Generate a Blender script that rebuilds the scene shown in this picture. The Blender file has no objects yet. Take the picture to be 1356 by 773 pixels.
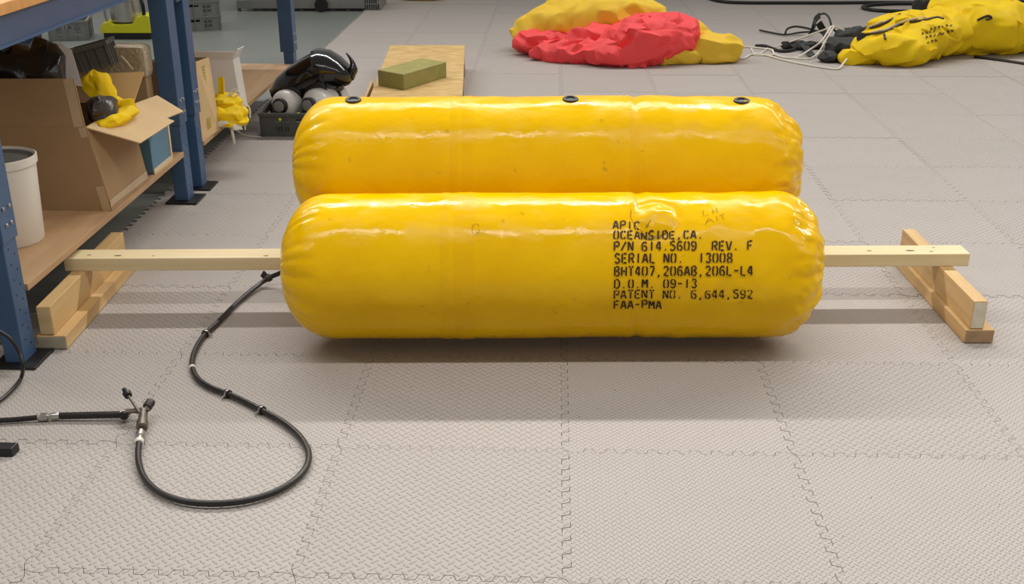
import bpy, bmesh, math, random
from mathutils import Vector, Matrix, noise
from mathutils.bvhtree import BVHTree

# ------------------------------------------------------------------ camera
F_PX, V_PP, PITCH, CAM_H = 1562.25, 508.0, math.radians(24.960), 1.4737
scene = bpy.context.scene
COL = scene.collection
cam = bpy.data.cameras.new('camera')
cam.sensor_fit = 'HORIZONTAL'
cam.sensor_width = 36.0
cam.lens = 36.0 * F_PX / 1356.0
cam.shift_y = (V_PP - 386.5) / 1356.0
cam.clip_end = 100
cam_ob = bpy.data.objects.new('camera', cam)
cam_ob.location = (0, 0, CAM_H)
cam_ob.rotation_euler = (math.pi / 2 - PITCH, 0, 0)
COL.objects.link(cam_ob)
scene.camera = cam_ob

# ------------------------------------------------------------------ world, lamps, exposure
world = bpy.data.worlds.new('world')
scene.world = world
world.use_nodes = True
bg = world.node_tree.nodes['Background']
bg.inputs[0].default_value = (1.0, 0.97, 0.93, 1)
bg.inputs[1].default_value = 0.31

def strip(name, y, power, tilt=0.0, x=0.8, length=24.0, z=8.0, width=0.34):
    l = bpy.data.lights.new(name, 'AREA')
    l.shape = 'RECTANGLE'; l.size = length; l.size_y = width
    l.energy = power; l.color = (1.0, 0.962, 0.915)
    o = bpy.data.objects.new(name, l)
    o.location = (x, y, z)
    o.rotation_euler = (math.radians(tilt), 0, math.radians(0.9))
    COL.objects.link(o)
# a lamp row hung low over the work area and a high row angled towards it
strip('ceiling_strip_lamp', 2.50, 190, length=14.0, z=3.3, width=0.13)
strip('ceiling_strip_lamp', 10.8, 2420, tilt=-73)

scene.view_settings.view_transform = 'Standard'
scene.view_settings.look = 'None'
scene.view_settings.exposure = -0.20
scene.view_settings.gamma = 1.0
scene.view_settings.use_curve_mapping = False

# ------------------------------------------------------------------ helpers: points
CT, ST = math.cos(PITCH), math.sin(PITCH)
def ray(u, v):
    a, b = (u - 678) / F_PX, (v - V_PP) / F_PX
    return Vector((a, CT - b * ST, -ST - b * CT))
CAM = Vector((0, 0, CAM_H))
def pz(u, v, z=0.0):
    d = ray(u, v); return CAM + d * ((z - CAM_H) / d.z)
def py(u, v, y):
    d = ray(u, v); return CAM + d * (y / d.y)
YAW = math.radians(2.0157)
CY, SY = math.cos(YAW), math.sin(YAW)
def W(a, b, z):            # coordinates along the mat grid and the workbenches -> world
    return Vector((CY * a + SY * b, -SY * a + CY * b, z))

# ------------------------------------------------------------------ helpers: objects
ORG = {}
def props(o, label, cat, group=None, kind=None):
    if label: o['label'] = label
    if cat: o['category'] = cat
    if group: o['group'] = group
    if kind: o['kind'] = kind
    return o
def thing(name, label, cat, loc, group=None):
    o = bpy.data.objects.new(name, None)
    COL.objects.link(o)
    o.location = loc; o.empty_display_size = 0.1
    ORG[o] = Vector(loc)
    return props(o, label, cat, group)

class MB:
    def __init__(s): s.v = []; s.f = []
    def add(s, vs, fs):
        n = len(s.v); s.v += [Vector(p) for p in vs]; s.f += [tuple(i + n for i in f) for f in fs]; return s
    def hexa(s, p):        # p: four bottom corners (ccw), four top corners
        return s.add(p, [(3, 2, 1, 0), (4, 5, 6, 7), (0, 1, 5, 4), (1, 2, 6, 5), (2, 3, 7, 6), (3, 0, 4, 7)])
    def box(s, x0, x1, y0, y1, z0, z1, T=None):
        p = [(x0, y0, z0), (x1, y0, z0), (x1, y1, z0), (x0, y1, z0), (x0, y0, z1), (x1, y0, z1), (x1, y1, z1), (x0, y1, z1)]
        if T: p = [T(*q) for q in p]
        return s.hexa(p)
    def sheet(s, quad, t):   # a quad given thickness
        q = [Vector(p) for p in quad]
        n = (q[1] - q[0]).cross(q[3] - q[0]).normalized() * t
        return s.hexa([p - n * .5 for p in q] + [p + n * .5 for p in q])
    def tube(s, pts, r, n=8, cap=True, flat=1.0):
        pts = [Vector(p) for p in pts]
        rr = r if isinstance(r, (list, tuple)) else [r] * len(pts)
        base = len(s.v); up = None
        for i, p in enumerate(pts):
            t = (pts[min(i + 1, len(pts) - 1)] - pts[max(i - 1, 0)])
            t = t.normalized() if t.length > 1e-9 else Vector((0, 0, 1))
            if up is None:
                up = Vector((0, 0, 1)) if abs(t.z) < .9 else Vector((1, 0, 0))
            a = t.cross(up).normalized(); b = a.cross(t).normalized(); up = b
            for k in range(n):
                g = 2 * math.pi * k / n
                s.v.append(p + a * math.cos(g) * rr[i] + b * math.sin(g) * rr[i] * flat)
        for i in range(len(pts) - 1):
            for k in range(n):
                k2 = (k + 1) % n
                s.f.append((base + i * n + k, base + i * n + k2, base + (i + 1) * n + k2, base + (i + 1) * n + k))
        if cap:
            s.f.append(tuple(base + k for k in reversed(range(n))))
            s.f.append(tuple(base + (len(pts) - 1) * n + k for k in range(n)))
        return s
    def lathe(s, prof, origin, axis=(0, 0, 1), n=24, closed=False):   # prof: (radius, height)
        ax = Vector(axis).normalized(); o = Vector(origin)
        ref = Vector((1, 0, 0)) if abs(ax.x) < .9 else Vector((0, 1, 0))
        a = ax.cross(ref).normalized(); b = ax.cross(a).normalized()
        base = len(s.v); m = len(prof)
        for r, h in prof:
            for k in range(n):
                g = 2 * math.pi * k / n
                s.v.append(o + ax * h + (a * math.cos(g) + b * math.sin(g)) * max(r, 1e-5))
        for i in range(m - 1 + (1 if closed else 0)):
            j = (i + 1) % m
            for k in range(n):
                k2 = (k + 1) % n
                s.f.append((base + i * n + k, base + i * n + k2, base + j * n + k2, base + j * n + k))
        return s
    def build(s, name, mat, parent=None, smooth=False, bevel=0.0, label=None, cat=None, group=None, kind=None, sharp=40):
        if parent is not None: o0 = ORG[parent]
        else:
            xs = [p.x for p in s.v]; ys = [p.y for p in s.v]; zs = [p.z for p in s.v]
            o0 = Vector(((min(xs) + max(xs)) / 2, (min(ys) + max(ys)) / 2, min(zs)))
        me = bpy.data.meshes.new(name)
        me.from_pydata([tuple(p - o0) for p in s.v], [], s.f)
        bm = bmesh.new(); bm.from_mesh(me)
        bmesh.ops.recalc_face_normals(bm, faces=bm.faces)
        if bevel > 0:
            ed = [e for e in bm.edges if len(e.link_faces) == 2 and e.calc_face_angle(0) > .5]
            bmesh.ops.bevel(bm, geom=ed, offset=bevel, segments=2, profile=.6, affect='EDGES', clamp_overlap=True)
        bm.to_mesh(me); bm.free()
        if smooth:
            me.polygons.foreach_set('use_smooth', [True] * len(me.polygons))
            if sharp: me.set_sharp_from_angle(angle=math.radians(sharp))
        me.materials.append(mat); me.update()
        o = bpy.data.objects.new(name, me)
        COL.objects.link(o)
        if parent is not None: o.parent = parent
        else: o.location = o0
        ORG[o] = o0
        return props(o, label, cat, group, kind)

def catmull(pts, k=6):
    p = [Vector(q) for q in pts]; out = []
    for i in range(len(p) - 1):
        a, b, c, d = p[max(i - 1, 0)], p[i], p[i + 1], p[min(i + 2, len(p) - 1)]
        for j in range(k):
            t = j / k
            out.append(.5 * ((2 * b) + (c - a) * t + (2 * a - 5 * b + 4 * c - d) * t * t + (3 * b - a - 3 * c + d) * t ** 3))
    out.append(p[-1]); return out
def path(pp, k=6): return catmull([pz(*q) for q in pp], k)

# ------------------------------------------------------------------ materials
def lin(c): return tuple((x / 255 / 12.92 if x / 255 <= .04045 else ((x / 255 + .055) / 1.055) ** 2.4) for x in c)
def nodes(name):
    m = bpy.data.materials.new(name); m.use_nodes = True
    nt = m.node_tree; b = nt.nodes['Principled BSDF']
    return m, nt, b, nt.nodes.new, nt.links.new
def mat(name, rgb, rough=.6, var=.12, scale=(6, 6, 6), metal=0.0, bump=0.0, bscale=40.0, coat=0.0, dark=None, dets=4, trans=0.0, alpha=None):
    m, nt, b, N, L = nodes(name)
    c = lin(rgb)
    tc = N('ShaderNodeTexCoord'); mp = N('ShaderNodeMapping'); mp.inputs['Scale'].default_value = scale
    L(tc.outputs['Object'], mp.inputs[0])
    nz = N('ShaderNodeTexNoise'); nz.inputs['Scale'].default_value = 1.0; nz.inputs['Detail'].default_value = dets
    L(mp.outputs[0], nz.inputs['Vector'])
    cr = N('ShaderNodeValToRGB')
    d = lin(dark) if dark else tuple(x * (1 - var) for x in c)
    e = c if dark else tuple(min(1, x * (1 + var)) for x in c)
    cr.color_ramp.elements[0].position = .32; cr.color_ramp.elements[1].position = .68
    cr.color_ramp.elements[0].color = (*d, 1); cr.color_ramp.elements[1].color = (*e, 1)
    L(nz.outputs[0], cr.inputs[0]); L(cr.outputs[0], b.inputs['Base Color'])
    b.inputs['Roughness'].default_value = rough; b.inputs['Metallic'].default_value = metal
    if coat: b.inputs['Coat Weight'].default_value = coat; b.inputs['Coat Roughness'].default_value = .08
    if trans: b.inputs['Transmission Weight'].default_value = trans
    if alpha is not None: b.inputs['Alpha'].default_value = alpha
    if bump:
        n2 = N('ShaderNodeTexNoise'); n2.inputs['Scale'].default_value = bscale; n2.inputs['Detail'].default_value = 3
        L(tc.outputs['Object'], n2.inputs['Vector'])
        bp = N('ShaderNodeBump'); bp.inputs['Strength'].default_value = bump; bp.inputs['Distance'].default_value = .01
        L(n2.outputs[0], bp.inputs['Height']); L(bp.outputs[0], b.inputs['Normal'])
    return m

def tile_material():
    m, nt, b, N, L = nodes('foam_tread')
    tc = N('ShaderNodeTexCoord'); info = N('ShaderNodeObjectInfo')
    def math_(op, a, c=None, d=None):
        n = N('ShaderNodeMath'); n.operation = op
        for i, x in enumerate((a, c, d)):
            if x is None: continue
            if isinstance(x, (int, float)): n.inputs[i].default_value = x
            else: L(x, n.inputs[i])
        return n.outputs[0]
    sp = N('ShaderNodeSeparateXYZ'); L(tc.outputs['Object'], sp.inputs[0])
    k = math_('ADD', math_('MULTIPLY', math_('GREATER_THAN', info.outputs['Random'], .72), 16.0), 35.0)
    X = math_('MULTIPLY', sp.outputs[0], k); Y = math_('MULTIPLY', sp.outputs[1], k)
    def bars(off, sg):
        fx = math_('SUBTRACT', math_('FRACT', math_('ADD', X, off)), .5); fy = math_('SUBTRACT', math_('FRACT', math_('ADD', Y, off)), .5)
        p = math_('MULTIPLY', math_('ADD', fx, math_('MULTIPLY', fy, sg)), .7071)
        q = math_('MULTIPLY', math_('SUBTRACT', fy, math_('MULTIPLY', fx, sg)), .7071)
        e = math_('ADD', math_('POWER', math_('ABSOLUTE', math_('DIVIDE', p, .36)), 2.0), math_('POWER', math_('ABSOLUTE', math_('DIVIDE', q, .095)), 2.0))
        mr = N('ShaderNodeMapRange'); mr.interpolation_type = 'SMOOTHSTEP'
        mr.inputs['From Min'].default_value = 1.3; mr.inputs['From Max'].default_value = .3
        L(e, mr.inputs['Value']); return mr.outputs[0]
    hgt_ = math_('MAXIMUM', bars(0.0, 1.0), bars(.5, -1.0))
    bp = N('ShaderNodeBump'); bp.inputs['Strength'].default_value = 1.0; bp.inputs['Distance'].default_value = .0032
    L(hgt_, bp.inputs['Height']); L(bp.outputs[0], b.inputs['Normal'])
    nz = N('ShaderNodeTexNoise'); nz.inputs['Scale'].default_value = 5; nz.inputs['Detail'].default_value = 6
    L(tc.outputs['Object'], nz.inputs['Vector'])
    va = math_('ADD', math_('MULTIPLY', nz.outputs[0], .10), math_('MULTIPLY', info.outputs['Random'], .07))
    va = math_('ADD', va, .915)
    mx = N('ShaderNodeVectorMath'); mx.operation = 'SCALE'
    mx.inputs[0].default_value = lin((176, 169, 163)); L(va, mx.inputs['Scale'])
    # small dirt specks
    vo = N('ShaderNodeTexNoise'); vo.inputs['Scale'].default_value = 55; vo.inputs['Detail'].default_value = 1
    L(tc.outputs['Object'], vo.inputs['Vector'])
    sk = N('ShaderNodeMapRange'); sk.inputs['From Min'].default_value = .775; sk.inputs['From Max'].default_value = .80
    L(vo.outputs[0], sk.inputs['Value'])
    mi = N('ShaderNodeMix'); mi.data_type = 'RGBA'
    L(sk.outputs[0], mi.inputs['Factor']); L(mx.outputs[0], mi.inputs['A']); mi.inputs['B'].default_value = (.1, .09, .08, 1)
    L(mi.outputs['Result'], b.inputs['Base Color'])
    b.inputs['Roughness'].default_value = .62
    b.inputs['Specular IOR Level'].default_value = .35
    return m

M = {}
M['tile'] = tile_material()
M['concrete'] = mat('painted_concrete', (118, 123, 118), .45, .07, (1.5, 1.5, 1.5), bump=.03, bscale=90)
def yellow(name, rgb, rough, bump, bscale):
    m, nt, b, N, L = nodes(name)
    tc = N('ShaderNodeTexCoord')
    nz = N('ShaderNodeTexNoise'); nz.inputs['Scale'].default_value = 7; nz.inputs['Detail'].default_value = 5
    L(tc.outputs['Object'], nz.inputs['Vector'])
    cr = N('ShaderNodeValToRGB'); c = lin(rgb)
    cr.color_ramp.elements[0].position = .3; cr.color_ramp.elements[1].position = .7
    cr.color_ramp.elements[0].color = (c[0] * .93, c[1] * .88, c[2], 1); cr.color_ramp.elements[1].color = (*c, 1)
    L(nz.outputs[0], cr.inputs[0])
    # grime
    sp = N('ShaderNodeTexNoise'); sp.inputs['Scale'].default_value = 26; sp.inputs['Detail'].default_value = 2
    L(tc.outputs['Object'], sp.inputs['Vector'])
    mr = N('ShaderNodeMapRange'); mr.inputs['From Min'].default_value = .70; mr.inputs['From Max'].default_value = .80; mr.inputs['To Max'].default_value = .45
    L(sp.outputs[0], mr.inputs['Value'])
    mi = N('ShaderNodeMix'); mi.data_type = 'RGBA'
    L(mr.outputs[0], mi.inputs['Factor']); L(cr.outputs[0], mi.inputs['A']); mi.inputs['B'].default_value = (.30, .19, .02, 1)
    L(mi.outputs['Result'], b.inputs['Base Color'])
    b.inputs['Specular IOR Level'].default_value = .25
    mp = N('ShaderNodeMapping'); mp.inputs['Scale'].default_value = (5, 12, 12); L(tc.outputs['Object'], mp.inputs[0])
    rn = N('ShaderNodeTexNoise'); rn.inputs['Scale'].default_value = 1.6; rn.inputs['Detail'].default_value = 5; L(mp.outputs[0], rn.inputs['Vector'])
    rr = N('ShaderNodeMapRange'); rr.inputs['From Min'].default_value = .42; rr.inputs['From Max'].default_value = .60
    rr.inputs['To Min'].default_value = rough; rr.inputs['To Max'].default_value = rough + .26
    L(rn.outputs[0], rr.inputs['Value']); L(rr.outputs[0], b.inputs['Roughness'])
    n2 = N('ShaderNodeTexNoise'); n2.inputs['Scale'].default_value = bscale; n2.inputs['Detail'].default_value = 4
    L(tc.outputs['Object'], n2.inputs['Vector'])
    bp = N('ShaderNodeBump'); bp.inputs['Strength'].default_value = bump; bp.inputs['Distance'].default_value = .01
    L(n2.outputs[0], bp.inputs['Height']); L(bp.outputs[0], b.inputs['Normal'])
    return m
M['float'] = yellow('coated_yellow_fabric', (251, 200, 0), .10, .13, 46)
M['seam'] = yellow('coated_yellow_seam', (248, 196, 0), .14, .13, 46)
M['yfab'] = yellow('soft_yellow_fabric', (240, 202, 62), .62, .12, 12)
M['yfab2'] = yellow('bright_yellow_fabric', (240, 205, 12), .55, .12, 12)
M['red'] = mat('red_fabric', (246, 72, 74), .65, .10, (3, 3, 3), bump=.15, bscale=14)
M['pine'] = mat('pine', (222, 196, 148), .6, .1, (2.0, 30, 30), dark=(205, 172, 118))
M['pine_y'] = mat('pine_lengthwise', (216, 184, 130), .6, .1, (30, 2.0, 30), dark=(198, 160, 104))
M['pine_pale'] = mat('pale_pine', (232, 216, 176), .6, .1, (2.0, 34, 34), dark=(222, 200, 152))
M['knot'] = mat('knot', (120, 86, 50), .7)
M['greywood'] = mat('weathered_end', (176, 166, 142), .8, .1, (30, 30, 30))
M['paleend'] = mat('pale_end_grain', (214, 206, 184), .8, .1, (30, 30, 30))
M['pine_brown'] = mat('brown_end_grain', (168, 138, 104), .8, .1, (30, 30, 30))
M['osb'] = mat('strand_board', (214, 184, 122), .7, .1, (10, 34, 20), dark=(182, 146, 84), dets=6)
M['ply'] = mat('shelf_board', (188, 154, 114), .55, .08, (18, 2, 10), dark=(172, 136, 98))
M['blue'] = mat('blue_powder_coat', (62, 93, 130), .42, .1, (5, 5, 5), dark=(54, 84, 119))
M['benchtop'] = mat('orange_benchtop', (206, 150, 86), .6, .1, (4, 20, 10))
M['bluegrey'] = mat('worn_blue_beam', (66, 82, 112), .5, .15, (3, 3, 3))
M['black'] = mat('black_plastic', (22, 21, 21), .45, .2)
M['rubber'] = mat('black_rubber', (34, 30, 28), .42, .2, (20, 20, 20))
M['brown_clamp'] = mat('dark_clamp', (44, 34, 30), .45, .2)
M['hole'] = mat('hole', (10, 12, 20), .9)
M['steel'] = mat('steel', (190, 188, 182), .28, .1, metal=.9)
M['bronze'] = mat('dull_fitting', (118, 108, 96), .4, .2, metal=.6)
M['white'] = mat('white_plastic', (226, 222, 212), .4, .04)
M['whitepaint'] = mat('white_paint', (232, 230, 224), .25, .03, coat=.4)
M['paper'] = mat('white_paper', (224, 220, 218), .8, .04)
M['card'] = mat('cardboard', (158, 128, 92), .8, .07, (5, 5, 5))
M['card_in'] = mat('cardboard_inside', (208, 178, 132), .8, .05, (5, 5, 5))
M['tape'] = mat('packing_tape', (182, 158, 124), .3, .05)
M['bag'] = mat('black_bag', (28, 28, 27), .28, .2, bump=.5, bscale=14)
M['bag2'] = mat('brown_bag', (58, 48, 44), .3, .2, bump=.5, bscale=20)
M['grey'] = mat('grey_plastic', (104, 106, 102), .5, .08)
M['greyl'] = mat('light_grey_plastic', (132, 134, 130), .5, .08)
M['greyd'] = mat('dark_grey_plastic', (78, 80, 76), .55, .08)
M['lime'] = mat('lime_plastic', (226, 222, 30), .4, .05)
M['olive'] = mat('olive_foam', (152, 146, 84), .85, .10, (12, 12, 12), bump=.15, bscale=80)
M['gloss'] = mat('gloss_black', (9, 9, 9), .16, .2, coat=.5)
M['cloth'] = mat('black_webbing', (46, 47, 46), .7, .2, (20, 20, 20))
M['cord'] = mat('white_cord', (226, 220, 206), .7, .05)
M['ink'] = mat('stencil_ink', (46, 16, 10), .6, .2)
M['pen'] = mat('pen_ink', (92, 66, 16), .7, .2)
M['bubble'] = mat('bubble_wrap', (176, 160, 132), .22, .12, (14, 14, 14), bump=.8, bscale=70, coat=.4)
M['panelblue'] = mat('blue_panel', (88, 128, 152), .5, .06)
M['cream'] = mat('cream_edge', (214, 196, 160), .6, .06)
M['alu'] = mat('dull_aluminium', (150, 150, 146), .42, .08, metal=.5)
M['print'] = mat('yellow_print', (176, 150, 44), .7, .1)

# ------------------------------------------------------------------ floor and interlocking mats
fb = MB().box(-9, 9, -3, 19, -.06, -.0125)
floor = fb.build('floor', M['concrete'], kind='structure', label='grey-green painted concrete floor under interlocking foam mats')

TS, NT = .6, 10
def edge_line(n_teeth, depth):
    pts = [(0.0, 0.0)]
    for i in range(n_teeth):
        t0 = .035 + .93 * i / n_teeth; w = .93 / n_teeth
        pts += [(t0 + .06 * w, -depth), (t0 + .44 * w, -depth), (t0 + .56 * w, depth), (t0 + .94 * w, depth)]
    return pts
def tile_mesh():
    el = edge_line(NT, .010)
    loop = []
    loop += [(t * TS, o) for t, o in el]
    loop += [(TS + o, t * TS) for t, o in el]
    loop += [(TS, TS)] + [(t * TS, TS + o) for t, o in reversed(el[1:])]
    loop += [(0, TS)] + [(o, t * TS) for t, o in reversed(el[1:])]
    bm = bmesh.new()
    f = bm.faces.new([bm.verts.new((x - TS / 2, y - TS / 2, 0)) for x, y in loop])
    if f.normal.z < 0: f.normal_flip()
    bm.normal_update()
    r = bmesh.ops.inset_individual(bm, faces=[f], thickness=.0007, use_even_offset=True)
    bmesh.ops.delete(bm, geom=r['faces'], context='FACES')
    ex = bmesh.ops.extrude_face_region(bm, geom=list(bm.faces))
    top = [e for e in ex['geom'] if isinstance(e, bmesh.types.BMVert)]
    for v in bm.verts: pass
    bmesh.ops.translate(bm, verts=top, vec=(0, 0, -.012))
    bmesh.ops.recalc_face_normals(bm, faces=bm.faces)
    bmesh.ops.triangulate(bm, faces=[q for q in bm.faces if len(q.verts) > 4])
    me = bpy.data.meshes.new('tile'); bm.to_mesh(me); bm.free()
    me.materials.append(M['tile'])
    return me
tm = tile_mesh()
rng = random.Random(4)
T0A, T0B = .044, 2.755
for j in range(-4, 18):
    for i in range(-3, 10):
        o = bpy.data.objects.new('tile', tm)
        COL.objects.link(o); o.parent = floor
        p = W(T0A + (i + .5) * TS, T0B + (j + .5) * TS, -.0003 - rng.random() * .0012)
        o.location = p - ORG[floor]
        q = rng.choice((0, 0, 0, 2)) if (i, j) != (0, -1) else 2
        o.rotation_euler = (rng.uniform(-.0006, .0006), rng.uniform(-.0006, .0006), -YAW)

# ------------------------------------------------------------------ the yellow twin-tube float
FX, FY, FYAW = .122, 3.65, math.radians(0.8)
FC, FS = math.cos(FYAW), math.sin(FYAW)
def fworld(x, y, z): return Vector((FX + x * FC - y * FS, FY + x * FS + y * FC, z))
FRONT = dict(y=-.157, z=.2546, r=.2246, seed=3.0)
REAR = dict(y=.197, z=.479, r=.2246, seed=11.0)
HALF, CAP = .838, .165
SEAMX_F, SEAMX_R = .262, .277
def smooth(a, b, x):
    t = max(0, min(1, (x - a) / (b - a))); return t * t * (3 - 2 * t)
BULGE = None
def disp(tb, x, ph):
    s = tb['seed']; r = tb['r']
    yy, zz = math.cos(ph) * r, math.sin(ph) * r
    P = Vector((x, yy, zz + s))
    d = .0030 * noise.noise(P * 3.2)
    right = smooth(.15, .75, x)
    d += (.0012 + .0030 * right) * (1 - 2 * abs(noise.noise(Vector((x * 9, yy * 7, zz * 7 + s)))))
    d += .0010 * (.35 + right) * noise.noise(P * 26)
    sx = SEAMX_F if tb is FRONT else SEAMX_R
    d -= .0055 * math.exp(-((x - sx) / .018) ** 2)
    d -= .0012 * math.exp(-((x - sx + .03) / .006) ** 2)
    if tb is REAR: d -= .010 * smooth(.3, .85, x)
    if BULGE and tb is FRONT:
        dx = x - BULGE[0]; da = (ph - BULGE[1]) * r; q = math.hypot(dx, da)
        d += .015 * math.exp(-(q / .036) ** 2) - .006 * math.exp(-((q - .068) / .012) ** 2)
        d += .006 * math.exp(-(q / .07) ** 2) * noise.noise(Vector((x * 40, ph * 9, 3)))
    return d
def surf(tb, x, ph, off=0.0):
    ax = abs(x); body = HALF - CAP
    r = tb['r']
    if ax > body:
        t = min(1, (ax - body) / CAP); r = r * max(0, 1 - t ** 2.25) ** (1 / 2.25)
    r = r + disp(tb, x, ph) + off
    return clampc(tb, x, tb['y'] + math.cos(ph) * r, tb['z'] + math.sin(ph) * r)
# contact plane between the tubes
CN = Vector((0, REAR['y'] - FRONT['y'], REAR['z'] - FRONT['z'])).normalized()
CM = Vector((0, (REAR['y'] + FRONT['y']) / 2, (REAR['z'] + FRONT['z']) / 2))
def clampc(tb, x, y, z):
    p = Vector((x, y, z)); q = (p - CM).dot(CN)
    lim = -.0012 if tb is FRONT else .0012
    if tb is FRONT and q > lim: p -= CN * (q - lim)
    if tb is REAR and q < lim: p -= CN * (q - lim)
    return p
def hit(tb, u, v):           # where the line through a picture point meets the tube
    d = ray(u, v); o = CAM - Vector((FX, FY, 0))
    lo = Vector((o.x * FC + o.y * FS, -o.x * FS + o.y * FC, o.z)); ld = Vector((d.x * FC + d.y * FS, -d.x * FS + d.y * FC, d.z))
    oy, oz = lo.y - tb['y'], lo.z - tb['z']
    a = ld.y ** 2 + ld.z ** 2; b = 2 * (oy * ld.y + oz * ld.z); c = oy ** 2 + oz ** 2 - tb['r'] ** 2
    D = max(0, b * b - 4 * a * c); t = (-b - math.sqrt(D)) / (2 * a)
    p = lo + ld * t
    return p.x, math.atan2(p.z - tb['z'], p.y - tb['y'])
BULGE = hit(FRONT, 868, 287)
def tube_mesh(tb):
    nx, na, nc = 190, 176, 34
    body = HALF - CAP; st = []
    for k in range(nc): st.append(('L', k / nc))
    for k in range(nx + 1): st.append(('B', -body + 2 * body * k / nx))
    for k in range(1, nc + 1): st.append(('R', k / nc))
    mb = MB(); n = len(st)
    for kind, t in st:
        if kind == 'B': x, rr, wt, sg = t, 1.0, 0, 0
        else:
            g = (1 - t) if kind == 'L' else t
            th = g * math.pi / 2
            sx = math.sin(th) ** (2 / 2.25); rr = max(math.cos(th), 0) ** (2 / 2.25)
            sg = -1 if kind == 'L' else 1
            x = sg * (body + CAP * sx); wt = math.sin(th * 2) ** 1.0 if th < 1.3 else math.sin(2 * th)
            if g >= .999: rr = .004
        for k in range(na):
            ph = 2 * math.pi * k / na
            r = tb['r'] * rr
            dd = disp(tb, x, ph) * (1 if kind == 'B' else max(.15, rr))
            xx = x
            if kind != 'B':
                w = smooth(0, .8, wt) * smooth(0.02, .3, rr)
                ph2 = ph * 3.7 + 1.5 * noise.noise(Vector((math.cos(ph) * 2, math.sin(ph) * 2, tb['seed'] + sg)))
                am = .5 + .8 * abs(noise.noise(Vector((math.cos(ph) * 3, math.sin(ph) * 3, tb['seed'] * 2 + sg))))
                pl = abs(math.sin(ph2 * 3.1)) ** .6
                k_ = .0085 if sg < 0 else .0065
                dd += k_ * am * (pl - .75) * w
                if sg > 0:
                    dd += .012 * w * noise.noise(Vector((math.cos(ph) * 3.4, math.sin(ph) * 3.4, rr * 5 + tb['seed']))) + .004 * w * noise.noise(Vector((x * 50, math.cos(ph) * 9, math.sin(ph) * 9)))
                xx = x + sg * dd * .5
            p = clampc(tb, xx, tb['y'] + math.cos(ph) * (r + dd), tb['z'] + math.sin(ph) * (r + dd))
            mb.v.append(fworld(*p))
    for i in range(n - 1):
        for k in range(na):
            k2 = (k + 1) % na
            mb.f.append((i * na + k, i * na + k2, (i + 1) * na + k2, (i + 1) * na + k))
    mb.f.append(tuple(range(na))); mb.f.append(tuple((n - 1) * na + k for k in range(na)))
    return mb
flt = thing('inflated_float', 'large glossy yellow inflated twin-tube float with black stencilled lettering on wooden beam', 'inflatable', fworld(0, .15, .185))
tube_mesh(FRONT).build('front_tube', M['float'], flt, smooth=True, sharp=0, label='front yellow tube carrying the stencilled lettering')
tube_mesh(REAR).build('rear_tube', M['float'], flt, smooth=True, sharp=0, label='rear yellow tube with three black valve openings on top')
# welded seam bands
def band(tb, x0, x1, off, a0, a1, n=70, m=4):
    mb = MB()
    for i in range(n + 1):
        ph = a0 + (a1 - a0) * i / n
        for j in range(m + 1):
            x = x0 + (x1 - x0) * j / m
            mb.v.append(fworld(*surf(tb, x, ph, off if 0 < j < m else -.0008)))
    for i in range(n):
        for j in range(m):
            k = i * (m + 1) + j
            mb.f.append((k, k + 1, k + m + 2, k + m + 1))
    return mb
def xu(tb, u, v): return hit(tb, u, v)[0]
fa, fb_ = math.radians(75), math.radians(285)
band(FRONT, xu(FRONT, 581, 350), xu(FRONT, 595, 350), .0013, fa, fb_).build('seam_band', M['seam'], flt, smooth=True)
band(FRONT, xu(FRONT, 597, 350), xu(FRONT, 631, 350), .0016, fa, fb_).build('seam_band', M['seam'], flt, smooth=True)
band(FRONT, xu(FRONT, 835, 350), xu(FRONT, 850, 350), .0016, fa, fb_).build('seam_band', M['seam'], flt, smooth=True)
ra, rb = math.radians(55), math.radians(208)
band(REAR, xu(REAR, 594, 200), xu(REAR, 607, 200), .0013, ra, rb).build('seam_band', M['seam'], flt, smooth=True)
band(REAR, xu(REAR, 610, 200), xu(REAR, 628, 200), .0015, ra, rb).build('seam_band', M['seam'], flt, smooth=True)
band(REAR, xu(REAR, 834, 200), xu(REAR, 848, 200), .0016, ra, rb).build('seam_band', M['seam'], flt, smooth=True)
# webbing pad that carries the float on the beam
girt = MB().box(-.66, .66, .12, .21, .1852, .275, T=fworld)
girt.build('webbing_pad', M['seam'], flt, bevel=.008)
# valves on top of the rear tube
for u, v in ((468, 132.6), (755, 129.8), (984, 135.5)):
    x, ph = hit(REAR, u, v); ph = max(ph, math.radians(102)) if ph < math.radians(102) else ph
    ph = math.radians(98)
    c = fworld(*surf(REAR, x, ph)); nrm = fworld(x, math.cos(ph), math.sin(ph)) - fworld(x, 0, 0)
    R_ = .025
    ring = MB().lathe([(R_ * .62, -.002), (R_ * .62, .0035), (R_ * .8, .006), (R_, .0045), (R_ * 1.08, -.003)], c, nrm, 24)
    v_ = ring.build('valve', M['black'], flt, smooth=True)
    MB().lathe([(.0001, .0005), (R_ * .66, .0005)], c, nrm, 20).build('valve_core', M['greyd'], v_)
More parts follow.
